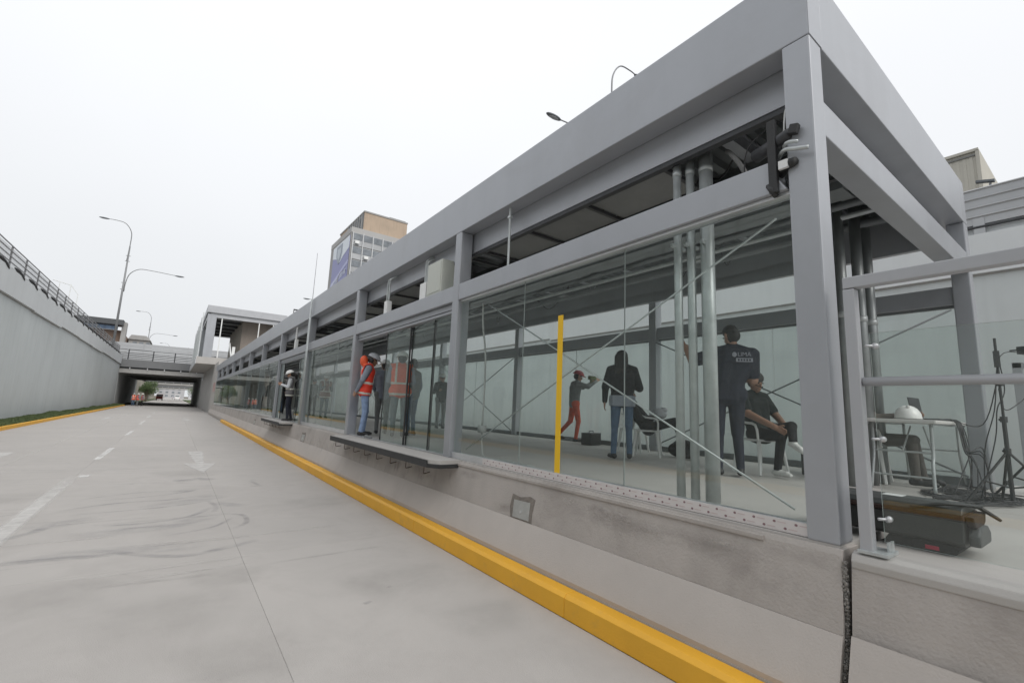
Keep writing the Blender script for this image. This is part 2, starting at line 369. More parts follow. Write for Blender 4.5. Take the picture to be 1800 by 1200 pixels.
for x0, y0, wd in ((-.4,4.6,1.0),(.2,3.6,.8),(1.5,4.4,.9),(1.9,3.3,.7),(-1.0,5.4,.9),(.3,5.3,.6),(-2.4,7.2,1.2),(1.7,8.4,1.0),(-.2,12.6,1.2),(-2.8,10.5,1.2)):
    ribbon("rubber_streak", [(x0,y0),(x0+.5*wd,y0+.12*wd),(x0+1.1*wd,y0-.08*wd)], wd, blot, z=.0031+.0003*(int(wd*10)%4), parent=tm)
for k in range(26):       # small stains
    y0 = 2.2+18*random.random(); x0 = random.uniform(-3, 2.4); r_ = random.uniform(.02,.09)
    ribbon("rubber_streak", [(x0,y0),(x0+r_*1.5,y0+r_*.4)], r_, tyre_mark, z=.0052, parent=tm)

# kerbs (cast units butted together) and verge
def kerb(x0, x1, xs_, y0, y1, ztop, m, name="kerb", unit=3.0, batter=.0):
    k = struct(name); yy = y0
    while yy < y1-.01:
        e = min(y1, yy+unit)
        MB().prism([(x0,0),(x1,0),(x1,ztop),(x0+.03+batter,ztop),(x0+batter*.4,ztop-.03)], yy+.0015, e-.0015).build("kerb_unit", m, k, bevel=.006)
        yy = e
    return k
kerb(2.837, 2.985, 0, -6, 38.5, .188, yellow, "kerb")
k2 = kerb(-5.66, -5.5, 0, -10, NB-2, .15, yellow, "kerb", 6.0)
kerb(16.75, 16.9, 0, -10, NB-2, .15, yellow, "kerb", 6.0)
tag(MB().box(-7.0, -5.662, -30, NB-1, -.02, .10).build("verge_soil", soil), kind='structure')
tag(MB().box(16.9, 18.35, -30, NB-1, -.02, .10).build("verge_soil", soil), kind='structure')
def grass(name, x0, x1, y0, y1, n, h):
    rng = np.random.RandomState(3); X = rng.uniform(x0, x1, n); Y = rng.uniform(y0, y1, n)
    # clumpy height
    H = h*(.45+.75*(np.sin(X*3+Y*.9)*.5+.5)*(np.sin(Y*.31)*.5+.6)+rng.uniform(0,.5,n)); A = rng.uniform(0, 6.28, n); Wd = .05+.05*rng.rand(n)
    dx, dy = np.cos(A)*Wd, np.sin(A)*Wd; lx, ly = rng.normal(0,.05,n), rng.normal(0,.05,n)
    v = np.zeros((n*3,3)); v[0::3] = np.c_[X-dx, Y-dy, np.full(n,.09)]; v[1::3] = np.c_[X+dx, Y+dy, np.full(n,.09)]; v[2::3] = np.c_[X+lx, Y+ly, .09+H]
    me = bpy.data.meshes.new(name); me.from_pydata(v.tolist(), [], np.arange(n*3).reshape(-1,3).tolist()); me.materials.append(grass_m)
    o = bpy.data.objects.new(name, me); C.objects.link(o); return tag(o, kind='stuff')
tag(grass("grass", -6.93, -5.68, 20, NB-1, 60000, .13), "low green grass growing along the foot of the left wall", "grass")

# ------------------------------------------------------------------ retaining walls with cap beams
def retaining_wall(name, label, face, side, y0, y1):
    """face = x of the visible face; side = -1 wall body lies to -x, +1 to +x"""
    t = thing(name, label, "wall"); d = side
    pan = {}
    yy = y0; L = 7.5; k = 0
    while yy < y1-.1:
        e = min(y1, yy+L); b = MB().box(face, face+d*.5, .006, e-yy-.006, 0, 6.2)
        inst("wall_panel", b.mesh("wall_panel", wall_paint), t, (0, yy, 0))
        lo = 6.12 - .10*((k*7) % 3)*.5
        cb = MB().box(face-d*.14, face+d*.5, .004, e-yy-.004, lo, 7.28).mesh("cap_beam", wall_cap)
        inst("cap_beam", cb, t, (0, yy, 0))
        # grey strip laid in for the shadow line the cap casts
        inst("cap_shadow_strip", MB().box(face-d*.03, face+d*.1, .0, e-yy, lo-.05, lo-.002).mesh("cap_shadow", conc_grey), t, (0, yy, 0))
        yy = e; k += 1
    return t
retaining_wall("retaining_wall", "long pale grey retaining wall left of the road, topped by a thicker cap beam", LW, -1, -24, NB)
retaining_wall("retaining_wall", "pale retaining wall seen behind the glass station, on the far side of its second roadway", RW, 1, -24, NB)
tag(MB().box(-700, LW-.5, -200, 260, 6.6, 6.95).build("upper_street", asph), kind='structure')
tag(MB().box(RW+.5, 700, -200, 260, 6.6, 6.95).build("upper_street", asph), kind='structure')
tag(MB().box(LW-2.2, LW-.5, -24, NB, 6.95, 7.1).build("pavement", conc_grey), kind='structure')

# guardrail along the left wall top, with dark pieces standing in for bracket shadows at its foot
def guardrail(label, x, y0, y1, z0, h, sp, nrail, m, group=None):
    t = thing("guardrail", label, "railing", (x, y0, z0), 0, group)
    pm = MB().box(-.03,.03,-.05,.05,0,h).mesh("rail_post", m, .005)
    n = int((y1-y0)/sp)
    for i in range(n+1): inst("rail_post", pm, t, (0, i*sp, 0))
    L = n*sp
    for k in range(nrail):
        z = h*(.16+.84*k/(nrail-1)); s = .035 if k < nrail-1 else .045
        rm = MB().box(-.02,.02,-.4,L+.3,z-s/2-.02,z+s/2-.02).mesh("rail", m)
        inst("rail", rm, t, (.035,0,0))
    # thin grey infill mesh sheets between the posts
    return t
guardrail("dark steel guardrail with horizontal rails on top of the left retaining wall", LW+.0-.12, -6.6, NB-.5, 7.28, 1.16, 2.7, 5, fence_m)
fc_ = MB().tube([(0,.15,.16),(.05,.5,.10),(.09,.95,-.01),(.07,1.45,-.13),(.02,1.75,-.16)], [.035,.075,.085,.08,.04], 7, smooth=4).mesh("foot_shade_piece", foot_shade_m, smooth=True)  # added dark shape for the base-plate and bracket shadow in each bay
for i in range(34): inst("foot_shade_piece", fc_, bpy.data.objects['guardrail'], (.14, i*2.7+.2, .05))
mi_ = bpy.data.materials.new("mesh_infill"); mi_.use_nodes = True; mi_.node_tree.nodes['Principled BSDF'].inputs['Base Color'].default_value = (.22,.23,.24,1); mi_.node_tree.nodes['Principled BSDF'].inputs['Alpha'].default_value = .30
gr_ = bpy.data.objects['guardrail']
for i in range(34): MB().box(-.004,.004,i*2.7+.03,i*2.7+2.67,.05,1.08).build("mesh_infill", mi_, gr_)

# noise barrier on the right wall
t = thing("noise_barrier", "grey slatted barrier standing on the wall behind the station, upper right", "barrier", (RW-.02,-24,7.28))
for i in range(28):
    inst("barrier_post", MB().box(-.06,.06,-.12,.12,0,.5).mesh("barrier_post", slat_m, .005), t, (0, i*4.0+2.2, 0))
for k in range(4):
    for j in range(14):
        MB().prism([(0,0),(.10,0),(.10,.27),(-.02,.27),(-.05,.235),(0,.20)], j*8+.01, j*8+7.99).build("slat", slat_m, t, loc=(-.04,0,.30+k*.275))
MB().tube([(0,0,.22),(0,112,.22)], .04, 8).build("guard_pipe", dark_steel, t, loc=(-.05,0,0))
MB().box(.06,.10,0,112,0,.31).build("back_sheet", wall_cap, t)

# ------------------------------------------------------------------ station plinth
plw = thing("platform_wall", "battered concrete platform wall with a sloped foot running along the glass station", "wall")
for (a, b_) in ((1.07,14.1),(14.108,28.0),(28.008,42.0),(42.008,56.0)):
    MB().prism([(3.42,.02),(2.995,.02),(2.978,.235),(3.103,.548),(3.42,.548)], a, b_).build("sloped_foot", conc_pl2, plw, bevel=.004)
    MB().prism([(3.42,.5485),(3.105,.5485),(3.166,.955),(3.18,.985),(3.42,.985)], a, b_).build("wall_section", conc_pl, plw, bevel=.004)
MB().box(2.975, 3.03, 1.07, 38.5, .02, .2).build("drain_groove", conc_grey, plw)
sill = MB().box(3.148, 3.2, 1.50, 5.60, .938, .970).build("mortar_sill", conc_pl, plw, bevel=.006)
def face_x(z): return 3.105+(z-.5485)*(3.166-3.105)/(.955-.5485) if z > .5485 else 2.978+(z-.235)*(3.103-2.978)/.313
def face_poly(name, pts, out, m, par):
    n = len(pts); vs = [(face_x(z)-out, y_, z) for y_, z in pts]+[(face_x(z)+.03, y_, z) for y_, z in pts]
    return MB().add(vs, [tuple(range(n)), tuple(range(2*n-1,n-1,-1))]+[(i, n+i, n+(i+1)%n, (i+1)%n) for i in range(n)]).build(name, m, par)
for (ya, yb, za, zb) in ((3.84,4.13,.555,.745),(14.1,14.45,.56,.76),(24.0,24.3,.56,.74)):
    face_poly("mortar_rim", [(ya-.05,za-.004),(yb+.03,za-.004),(yb+.06,za+.1),(yb+.04,zb+.045),((ya+yb)/2+.04,zb+.03),(ya+.02,zb+.06),(ya-.06,zb+.04),(ya-.04,(za+zb)/2)], .003, mat("dark_mortar",(.20,.18,.16),.9,0,.2,20,.6,40), plw)
    q = face_poly("access_plate", [(ya,za+.012),(yb-.01,za+.008),(yb,zb-.01),(ya+.012,zb)], .006, mat("plate_steel",(.40,.405,.39),.5,.3,.1,12), plw)
    zc = (za+zb)/2-.02; MB().tube([(face_x(zc)-.016,(ya+yb)/2,zc),(face_x(zc)-.006,(ya+yb)/2,zc)], .014, 8).build("bolt", alu, q)
# near platform block, separated by an open joint
MB().prism([(9.0,-.02),(2.90,-.02),(3.0,.235),(3.115,.548),(3.175,.935),(3.18,.90),(9.0,.90)], -12, 1.03).build("near_wall_section", conc_pl, plw)
MB().prism([(3.5,.905),(3.165,.905),(3.16,.945),(3.175,.978),(3.21,.992),(3.5,.992)], -12, 1.028).build("edge_coping", conc_floor, plw, bevel=.006)
MB().prism([(3.095,.57),(3.109,.552),(2.995,.24),(2.905,.03),(2.88,.03)], -12, 1.028).build("foot_facing", conc_pl2, plw)
b = MB(); rgj = random.Random(2)
for i in range(700):
    z = rgj.uniform(.02,.93); zz = max(0,.5485-z)*.42; r_ = rgj.uniform(.003,.008)
    b.obox((3.145+rgj.uniform(-.01,.03)-zz+max(0,z-.5)*.02, rgj.uniform(1.052,1.068), z), r_*1.6, r_*1.3, r_*1.8, Matrix.Rotation(rgj.uniform(-1,1),3,'X') @ Matrix.Rotation(rgj.uniform(-1,1),3,'Z'))
tag(b.build("joint_filler", mat("rough_filler",(.24,.23,.215),.95,0,.4,40,.8,80)), "crumbly grey filler in the open joint of the platform wall", "filler", kind='stuff')
# stains and lime patches lying on the upper wall face
def wall_patch(name, yc, zc, ry, rz, m, n=14, sd=1):
    rg = random.Random(sd); vs, ed = [], []; 
    for i in range(n):
        a = 2*math.pi*i/n; k = rg.uniform(.65,1.1); vs.append((yc+ry*k*math.cos(a), zc+rz*k*math.sin(a)))
    def X(z): return (3.105+(z-.5485)*(3.166-3.105)/(.955-.5485) if z > .5485 else 2.978+(z-.235)*(3.103-2.978)/.313) - .0035
    V = [(X(zc), yc, zc)] + [(X(z), y_, z) for y_, z in vs]
    me = bpy.data.meshes.new(name); me.from_pydata(V, [], [(0, i+1, (i+1) % n+1) for i in range(n)]); me.materials.append(m)
    at = me.attributes.new("edge", 'FLOAT', 'POINT'); at.data.foreach_set('value', [1.0]+[0.0]*n)
    o = bpy.data.objects.new(name, me); C.objects.link(o); o.parent = plw; return o
for i, (yc, zc, ry, rz) in enumerate(((2.6,.80,.8,.10),(1.9,.82,.55,.10),(1.45,.72,.4,.15),(2.9,.86,.5,.06),(5.2,.86,.35,.07),(6.5,.75,.5,.14),(7.6,.74,.45,.15),(8.8,.74,.5,.14),(17.6,.72,.8,.15),(1.3,.9,.3,.07),(4.3,.62,.3,.06))):
    wall_patch("damp_stain", yc, zc, ry, rz, stain_mark, sd=i)
for i in range(16):
    wall_patch("drip_stain", 5.6+i*.31+.1*(i%3), .76-.04*(i%4), .05+.02*(i%3), .13+.04*(i%3), stain_mark, 10, 60+i)
for i in range(8): wall_patch("lime_patch", 11.2+i*.42, .70-.05*(i%3), .06, .16, lime_mark, 10, 90+i)
for i, (yc, zc, ry, rz) in enumerate(((2.75,.83,.22,.035),(2.3,.80,.25,.03),(1.8,.86,.2,.02),(3.3,.86,.12,.05),(12.5,.66,.18,.2))):
    wall_patch("lime_patch", yc, zc, ry, rz, lime_mark, sd=30+i)
MB().box(8.05, 8.45, 1.07, 56, .0, .985).build("rear_wall_section", conc_pl, plw)

# platform floor slabs
fl = struct("platform_floor")
CY = [1.085, 5.78, 10.52, 15.27, 20.05, 24.8, 29.6, 34.3, 39.0, 43.8, 48.5, 53.2]
for a, b_ in zip(CY[:-1], CY[1:]):
    MB().box(3.2, 5.64, a+.004, b_-.004, .9, 1.0).build("floor_slab", conc_floor, fl)
    MB().box(5.648, 8.38, a+.004, b_-.004, .9, 1.0).build("floor_slab", conc_floor, fl)
for a, b_ in ((-12,-7),(-6.995,-2.5),(-2.495,1.03)):
    MB().box(3.505, 5.9, a, b_, .9, .990).build("floor_slab", conc_floor, fl)
    MB().box(5.905, 9.0, a, b_, .9, .990).build("floor_slab", conc_floor, fl)

# docking ledges under the doors
def dock(label, y0, y1):
    t = thing("docking_ledge", label, "ledge", (0, 0, 0))
    MB().prism([(3.20,y0),(2.90,y0),(2.80,y0+.16),(2.80,y1-.12),(2.92,y1),(3.20,y1)], .955, 1.004, axis='z').build("ledge_slab", conc_floor, t)
    MB().prism([(3.17,y0-.02),(2.885,y0-.02),(2.775,y0+.15),(2.775,y1-.11),(2.91,y1+.02),(3.17,y1+.02)], .905, .953, axis='z').build("rubber_edge", rubber, t, bevel=.006)
    MB().prism([(2.785,y0+.15),(2.775,y0+.15),(2.775,y1-.11),(2.785,y1-.11)], .9535, .998, axis='z').build("rubber_edge", rubber, t)
    n = int((y1-y0)/.6)
    for i in range(n):
        yy = y0+.35+i*.6
        MB().tube([(2.84,yy,.9),(2.84,yy,.83),(2.85,yy+.02,.80),(2.9,yy+.08,.79),(2.99,yy+.12,.80)], .006, 5, smooth=3).build("rebar_hook", mat("rusty_rebar",(.10,.07,.055),.8,.3), t)
    return t
dock("long concrete docking ledge with a black rubber edge below the nearer doorway", 5.45, 10.35)
dock("shorter docking ledge with a black rubber edge under the woman in the white helmet", 16.1, 20.0)

# ------------------------------------------------------------------ the glass station
st = thing("bus_station", "long grey steel and glass bus station with a deep roof fascia beside the road", "station")
def col(x0, x1, y0, y1, z0, z1): return MB().box(x0, x1, y0, y1, z0, z1).build("column", steel, st, bevel=.012)
for i, y in enumerate(CY):
    col(W, W+.2, y, y+.175, P, 4.328)
    col(WB-.2, WB, y, y+.175, P, 4.328)
for i, (a, b_) in enumerate(zip(CY[:-1], CY[1:])):
    # lintels between the columns (front and rear)
    y1 = b_ - .002
    if i == 0:       # near end of the first lintel is cut to clear the cable bracket
        MB().prism([(a+.185,3.27),(y1,3.27),(y1,3.51),(a+.30,3.51),(a+.265,3.46),(a+.25,3.38)], W+.004, W+.16, axis='x').build("lintel", steel, st, bevel=.008)
        MB().box(W+.16, W+.19, a+.177, y1, 3.27, 3.40).build("lintel_plate", steel, st)
        MB().box(W+.03, W+.16, a+.177, a+.183, 3.272, 3.30).build("lintel_plate", steel, st)
    else:
        MB().box(W+.004, W+.16, a+.177, y1, 3.27, 3.51).build("lintel", steel, st, bevel=.008)
    MB().box(WB-.16, WB-.004, a+.177, y1, 3.27, 3.51).build("lintel", steel, st, bevel=.008)
# fascia: box 0.22 deep, seams where the photograph shows them
for a, b_ in ((1.085,15.28),(15.284,29.5),(29.504,43.6),(43.604,56.0)):
    MB().box(W, W+.22, a, b_, 4.331, 4.925).build("fascia", steel, st, bevel=.008)
    MB().box(WB-.22, WB, a, b_, 4.331, 4.925).build("fascia", steel, st, bevel=.008)
MB().box(W+.222, WB-.222, 1.085, 1.30, 4.331, 4.925).build("end_fascia", steel, st, bevel=.008)
MB().box(W+.004, W+.218, 1.083, 1.085, 4.335, 4.92).build("end_fascia", steel, st)
for a, b_ in zip(CY[:-1], CY[1:]):   # inner beams behind the fascia
    MB().box(W+.225, W+.31, max(a+.002,1.303), b_-.002, 4.04, 4.60).build("inner_beam", steel, st)
    MB().box(WB-.31, WB-.225, max(a+.002,1.303), b_-.002, 4.04, 4.60).build("inner_beam", steel, st)
MB().box(W+.235, W+.30, 1.31, 55, 3.995, 4.038).build("gasket", dark_steel, st)
MB().box(W+.315, WB-.315, 1.305, 1.40, 4.12, 4.60).build("inner_beam", steel, st)
MB().box(W+.202, WB-.202, 1.09, 1.27, 3.655, 3.915).build("end_beam", steel, st, bevel=.008)
# roof sheet with ribs (one part), purlins, rafters
MB().box(W+.1, WB-.1, 1.2, 56, 4.80, 4.86).build("roof_sheet", gunmetal, st)
b = MB(); y = 1.5
while y < 55.5: b.prism([(y,4.798),(y+.03,4.73),(y+.10,4.73),(y+.13,4.798)], W+.33, WB-.33, axis='x'); y += .20
tag(b.build("roof_ribs", gunmetal, st), kind='stuff')
me = MB().box(W+.32, WB-.32, -.03, .03, 4.56, 4.71).box(W+.32, WB-.32, -.06, .06, 4.545, 4.56).box(W+.32, WB-.32, -.06, .06, 4.71, 4.725).mesh("rafter", steel)
y = 2.27
while y < 55: inst("rafter", me, st, (0, y, 0)); y += 1.185
for x in (3.95, 4.9, 5.65, 6.4, 7.35):
    MB().box(x-.03, x+.03, 1.42, 55, 4.44, 4.54).build("purlin", gunmetal, st)
# black hanger frame with grey boards just inside the front opening
for i, (a, b_) in enumerate(zip(CY[:-1], CY[1:])):
    for (x0, x1) in ((3.52,3.58),(4.22,4.27),(4.92,4.97)):
        MB().box(x0, x1, a+.3, b_-.02, 4.05, 4.09).build("ceiling_runner", dark_steel, st)
    n = 4
    for k in range(n+1):
        yy = a+.35+k*(b_-a-.45)/n
        MB().box(3.58, 4.92, yy-.02, yy+.02, 4.052, 4.088).build("ceiling_runner", dark_steel, st)
        if k < n:
            L = (b_-a-.45)/n
            for x0, x1 in ((3.6,4.2),(4.29,4.9)):
                if (i*5+k*3+int(x0)) % 7 in (1,4) or (i == 0 and k == 0): continue
                MB().box(x0, x1, yy+.03, yy+L-.03, 4.092, 4.11).build("ceiling_board", board, st)
    for yy in (a+1.2, a+3.2):
        MB().tube([(3.55,yy,4.09),(3.55,yy,4.7)], .008, 6).build("hanger_rod", galv, st)
        MB().tube([(4.94,yy,4.09),(4.94,yy,4.7)], .008, 6).build("hanger_rod", galv, st)
    # cable tray and service pipes running under the roof
    MB().box(5.3,5.32,a+.5,b_+.49,4.12,4.2).box(5.6,5.62,a+.5,b_+.49,4.12,4.2).box(5.3,5.62,a+.5,b_+.49,4.11,4.12).build("cable_tray", gunmetal, st)
for x, z, r in ((6.1,4.25,.05),(6.35,4.2,.035),(7.0,4.3,.06)):
    MB().tube([(x,1.5,z),(x,54,z)], r, 8).build("service_pipe", gunmetal if r>.04 else galv, st, smooth=True)

rgw = random.Random(11)
for k in range(34):
    x0 = rgw.uniform(3.9,7.4); y0 = 1.8+k*.5+rgw.uniform(-.2,.2); dx, dy = rgw.uniform(-.5,.5), rgw.uniform(-.4,.6); sg = rgw.uniform(.12,.38)
    MB().tube([(x0,y0,4.5),(x0+dx*.3,y0+dy*.3,4.5-sg*.8),(x0+dx*.6,y0+dy*.6,4.5-sg),(x0+dx,y0+dy,4.46)], rgw.choice((.007,.010,.014)), 6, smooth=5).build("loose_wire", rgw.choice((rubber, galv, dark_steel)), st)
for k in range(14):
    x0 = rgw.choice((4.4,5.2,6.0,6.9)); y0 = 2.4+k*1.7
    MB().box(x0-.11,x0+.11,y0-.14,y0+.14,4.30,4.43).build("fitting_box", rgw.choice((gunmetal, white_pl, galv)), st, bevel=.006)
    MB().tube([(x0,y0,4.43),(x0,y0,4.56)], .01, 6).build("fitting_rod", galv, st)
# glazing: frames and panes; every pane a part
def pane(y0, y1, x=W+.07, z0=1.085, z1=3.255, m=None, name="glass_pane", parent=None):
    m = m or glass_m
    o = MB().box(x, x+.010, y0, y1, z0, z1).build(name, [m, glass_edge], parent or st)
    for p_ in o.data.polygons:
        if abs(p_.normal.x) < .5: p_.material_index = 1
    return o
def glazed_bay(i, splits, x=W+.07, sill=True):
    a, b_ = CY[i]+.176, CY[i+1]-.001
    xs_ = [a+.012] + list(splits) + [b_-.012]
    for u, v in zip(xs_[:-1], xs_[1:]): pane(u+.003, v-.003, x)
    MB().box(x-.03, x+.04, a, b_, 1.002, 1.082).build("sill_rail", alu, st, bevel=.003)
    MB().box(x-.03, x+.035, a, b_, 3.243, 3.268).build("head_rail", alu, st, bevel=.003)
glazed_bay(0, [2.73, 4.26])
glazed_bay(2, [12.1, 13.7])
for i in (4,5,6,7,8,9,10):      # further along the glass runs flush in front of the columns
    a, b_ = CY[i]+(.176 if i == 4 else 0), CY[i+1]
    e = [a, CY[i]+1.7, CY[i]+3.25, b_]
    for u, v in zip(e[:-1], e[1:]): pane(u+.004, v-.004, W-.022)
    MB().box(W-.03, W-.003, a, b_-.002, 1.002, 1.082).build("sill_rail", alu, st, bevel=.003)
    MB().box(W-.03, W-.003, a, b_-.002, 3.258, 3.275).build("head_rail", alu, st)
# rear glazing
for i in range(11):
    a, b_ = CY[i]+.176, CY[i+1]-.001
    for u, v in ((a+.01, a+2.27),(a+2.28, b_-.01)): pane(u, v, WB-.08)
    MB().box(WB-.13, WB-.03, a, b_, 1.002, 1.10).build("sill_rail", gunmetal, st, bevel=.003)
    MB().box(WB-.10, WB-.05, a, b_, 3.24, 3.268).build("head_rail", gunmetal, st)
# sliding doors of bays 1 and 3
def doors(i, closed, zb=1.02):
    for j, (u, v) in enumerate(closed):
        x = W+.09+.035*(j % 2)
        d = pane(u, v, x, zb, 3.10, glass_door, "door_leaf")
        for yy, r in ((u, .016 if j == 2 else .004), (v, .004)):
            MB().box(x-.006, x+.018, yy-r, yy+r, zb, 3.10).build("edge_seal", rubber, d)
    a, b_ = CY[i]+.176, CY[i+1]-.001
    MB().box(W+.07, W+.20, a, b_, 3.12, 3.262).build("door_track", steel, st, bevel=.004)
    MB().box(W+.065, W+.069, a, b_, 3.16, 3.175).build("track_slot", dark_steel, st)
    MB().box(W+.05, W+.19, a, b_, 1.0065, 1.016).build("door_sill", alu, st)
doors(1, [(5.98,6.66),(6.68,7.58),(7.60,8.72)])
doors(3, [(15.46,16.5),(16.52,16.9),(19.2,20.0)])
# tension rods crossing the first bays
def rod(a, b_, r=.0085, m=None):
    t_ = MB().tube([a, b_], r, 7).build("brace_rod", m or galv, st, smooth=True)
    return t_
rod((W+.24,1.45,3.18),(W+.24,5.72,1.12)); rod((W+.24,5.34,3.18),(W+.24,1.42,1.12))
for i in (0,2,4,6):
    a, b_ = CY[i]+.2, CY[i+1]
    rod((WB-.2,a,3.2),(WB-.2,b_,1.12),.012,gunmetal); rod((WB-.2,b_,3.2),(WB-.2,a,1.12),.012,gunmetal)
# yellow warning strip standing on the first pane
MB().box(W+.058, W+.066, 3.555, 3.63, 1.07, 2.73).build("warning_strip", yellow_strip, st)
# printed protective tape on the sill
tp = MB().box(W+.030, W+.036, 1.262, 4.95, 1.004, 1.080).build("protective_tape", tape_m, st)
tp_dot = tp_bar = None
y = 1.33
while y < 4.92:
    for z, o_ in ((1.060,0),(1.026,.065)):
        if tp_dot is None:
            tp_dot = MB().prism([(.0095*math.cos(a*math.pi/4), .008*math.sin(a*math.pi/4)) for a in range(8)], W+.0285, W+.030, axis='x').mesh("printed_emblem", tape_red)
            tp_bar = MB().box(W+.0285, W+.030, -.07, -.02, -.002, .002).mesh("printed_line", tape_line)
        inst("printed_emblem", tp_dot, tp, (0, y+o_, z)); inst("printed_line", tp_bar, tp, (0, y+o_, z))
    y += .13

# downpipe at the seam of the roof, conduits and boxes on the lintel
tag(MB().tube([(W-.05,15.15,1.0),(W-.05,15.15,4.9)], .028, 8).tube([(W-.05,15.05,1.0),(W-.05,15.05,4.3)], .016, 8).build("downpipe", galv, smooth=True), "slim vertical downpipe fixed to the station column beside the woman's doorway", "pipe")
eb = thing("electrical_box", "large cream electrical cabinet on the lintel beside the second column, conduits rising from it", "cabinet", (W+.02,6.40,3.515))
MB().box(0,.26,0,.52,0,.55).build("cabinet_body", box_paint, eb, bevel=.008)
MB().box(-.008,-.001,.03,.49,.03,.52).build("cabinet_door", box_paint, eb, bevel=.003)
MB().tube([(.12,.85,.26),(.12,.85,.62),(.12,.82,.74),(.2,.78,.80),(.3,.75,.82)], .022, 8, smooth=4).tube([(.12,.78,.26),(.12,.78,.60),(.12,.75,.70),(.2,.72,.76),(.3,.70,.78)], .022, 8, smooth=4).build("conduit", galv, eb, smooth=True)
sb = tag(MB().box(W+.03,W+.15,6.98,7.22,3.515,3.80).build("switch_box", white_pl, bevel=.006), "small white switch box just left of the large cream cabinet", "box")
jb = thing("junction_box", "small white junction box with two bent conduits on the lintel above the sliding doors", "box", (W+.03,8.75,3.515))
MB().box(0,.10,0,.16,0,.26).build("box_body", white_pl, jb, bevel=.005)
for d in (0,.1):
    MB().tube([(.05,.05+d,.26),(.05,.05+d,.60),(.06,.02+d,.72),(.16,-.02+d,.78)], .02, 8, smooth=4).build("conduit", galv, jb, smooth=True)
jb2 = tag(MB().box(W+.03,W+.12,17.4,17.6,3.515,3.85).tube([(W+.06,17.5,3.85),(W+.06,17.5,4.3)], .03, 8).build("junction_box", white_pl), "narrow white junction box above the doorway of the woman in the white helmet", "box")
tag(MB().tube([(W+.08,4.65,3.51),(W+.08,4.65,4.33)], .016, 8).box(W+.06,W+.10,4.62,4.68,4.19,4.22).build("conduit_drop", galv), "single thin conduit rising from the lintel to the fascia above the long glazed bay", "conduit")
# big pipes behind the first pane
for k, (y, x) in enumerate(((2.33,3.52),(2.23,3.57),(2.11,3.63))):
    lab = ["left thinner galvanised pipe of the three behind the first glass pane", "middle galvanised pipe of the three behind the first glass pane", "right galvanised pipe of the three, nearest the corner column"][k]
    t_ = thing("riser_pipe", lab, "pipe", (x, y, 1.0), 0, "galvanised riser pipes behind the glass")
    r_ = (.036,.036,.058)[k]
    MB().tube([(0,0,0),(0,0,3.1)], r_, 14).build("pipe", galv, t_, smooth=True)
    MB().tube([(0,0,2.9),(0,0,2.95)], r_+.004, 14).build("coupling", galv, t_, smooth=True)
    MB().box(-.1,.1,-.012,.012,2.2,2.23).build("clamp", galv, t_)
for k, (x, y) in enumerate(((6.35,1.98),(6.75,1.92),(7.05,1.90))):
    lab = ["leftmost of the three dark riser pipes seen past the open end frame", "middle one of the three dark riser pipes past the open end frame", "rightmost of the three dark riser pipes past the open end frame"][k]
    t_ = thing("riser_pipe", lab, "pipe", (x, y, 1.0), 0, "dark riser pipes at the back of the bay")
    MB().tube([(0,0,0),(0,0,3.55)], .06, 12).build("pipe", mat("dull_pipe",(.28,.30,.30),.4,.5,.1,6), t_, smooth=True)
    MB().tube([(0,0,1.95),(0,0,2.02)], .067, 12).build("coupling", galv, t_, smooth=True)
tag(MB().tube([(W+.34,5.62,3.25),(W+.36,5.62,2.9),(W+.42,5.60,2.4),(W+.42,5.60,1.45)], .014, 8, smooth=5).box(W+.38,W+.46,5.55,5.66,1.36,1.46)
    .tube([(W+.42,5.60,1.36),(W+.42,5.58,1.15),(W+.42,5.5,1.03),(W+.5,5.1,1.02),(W+.45,4.5,1.02),(W+.4,4.35,1.01)], .012, 8, smooth=6).build("flexible_conduit", mat("conduit_grey",(.45,.46,.45),.5), smooth=True),
    "white flexible conduit with a small box hanging down inside the long pane's left corner", "conduit")

# cable entry and lamps at the corner column
ce = thing("cable_bracket", "black clamp bracket with grey cable ends and connectors on the corner column", "bracket", (W-.02,1.30,3.3))
MB().box(-.01,.03,.02,.075,-.04,.50).build("strap", rubber, ce, bevel=.004)
MB().tube([(.14,.22,.36),(.07,.08,.35),(-.0,-.07,.35)], [.048,.044,.036], 12).build("sleeve", dark_steel, ce, smooth=True)
MB().obox((-.015,-.105,.355), .045,.055,.065, Matrix.Rotation(.3,3,'X')).build("plug", rubber, ce, bevel=.006)
MB().tube([(.1,.05,.16),(.03,-.02,.14),(-.01,-.10,.13)], [.06,.042,.028], 12).build("sleeve", rubber, ce, smooth=True)
MB().box(-.03,-.005,-.06,.0,.10,.16).build("label_plate", white_pl, ce, bevel=.003)
MB().tube([(.08,.04,.24),(-.02,-.04,.23),(-.035,-.12,.20),(-.03,-.19,.18)], .014, 8, smooth=5).build("cable_end", galv, ce, smooth=True)
MB().tube([(.08,.0,.28),(-.03,-.06,.27),(-.03,-.13,.25)], .012, 8, smooth=5).build("cable_end", galv, ce, smooth=True)
MB().tube([(.12,.16,.1),(.03,.09,.03),(.0,.06,-.02),(.04,.05,-.05)], .02, 8, smooth=5).build("sleeve", rubber, ce, smooth=True)
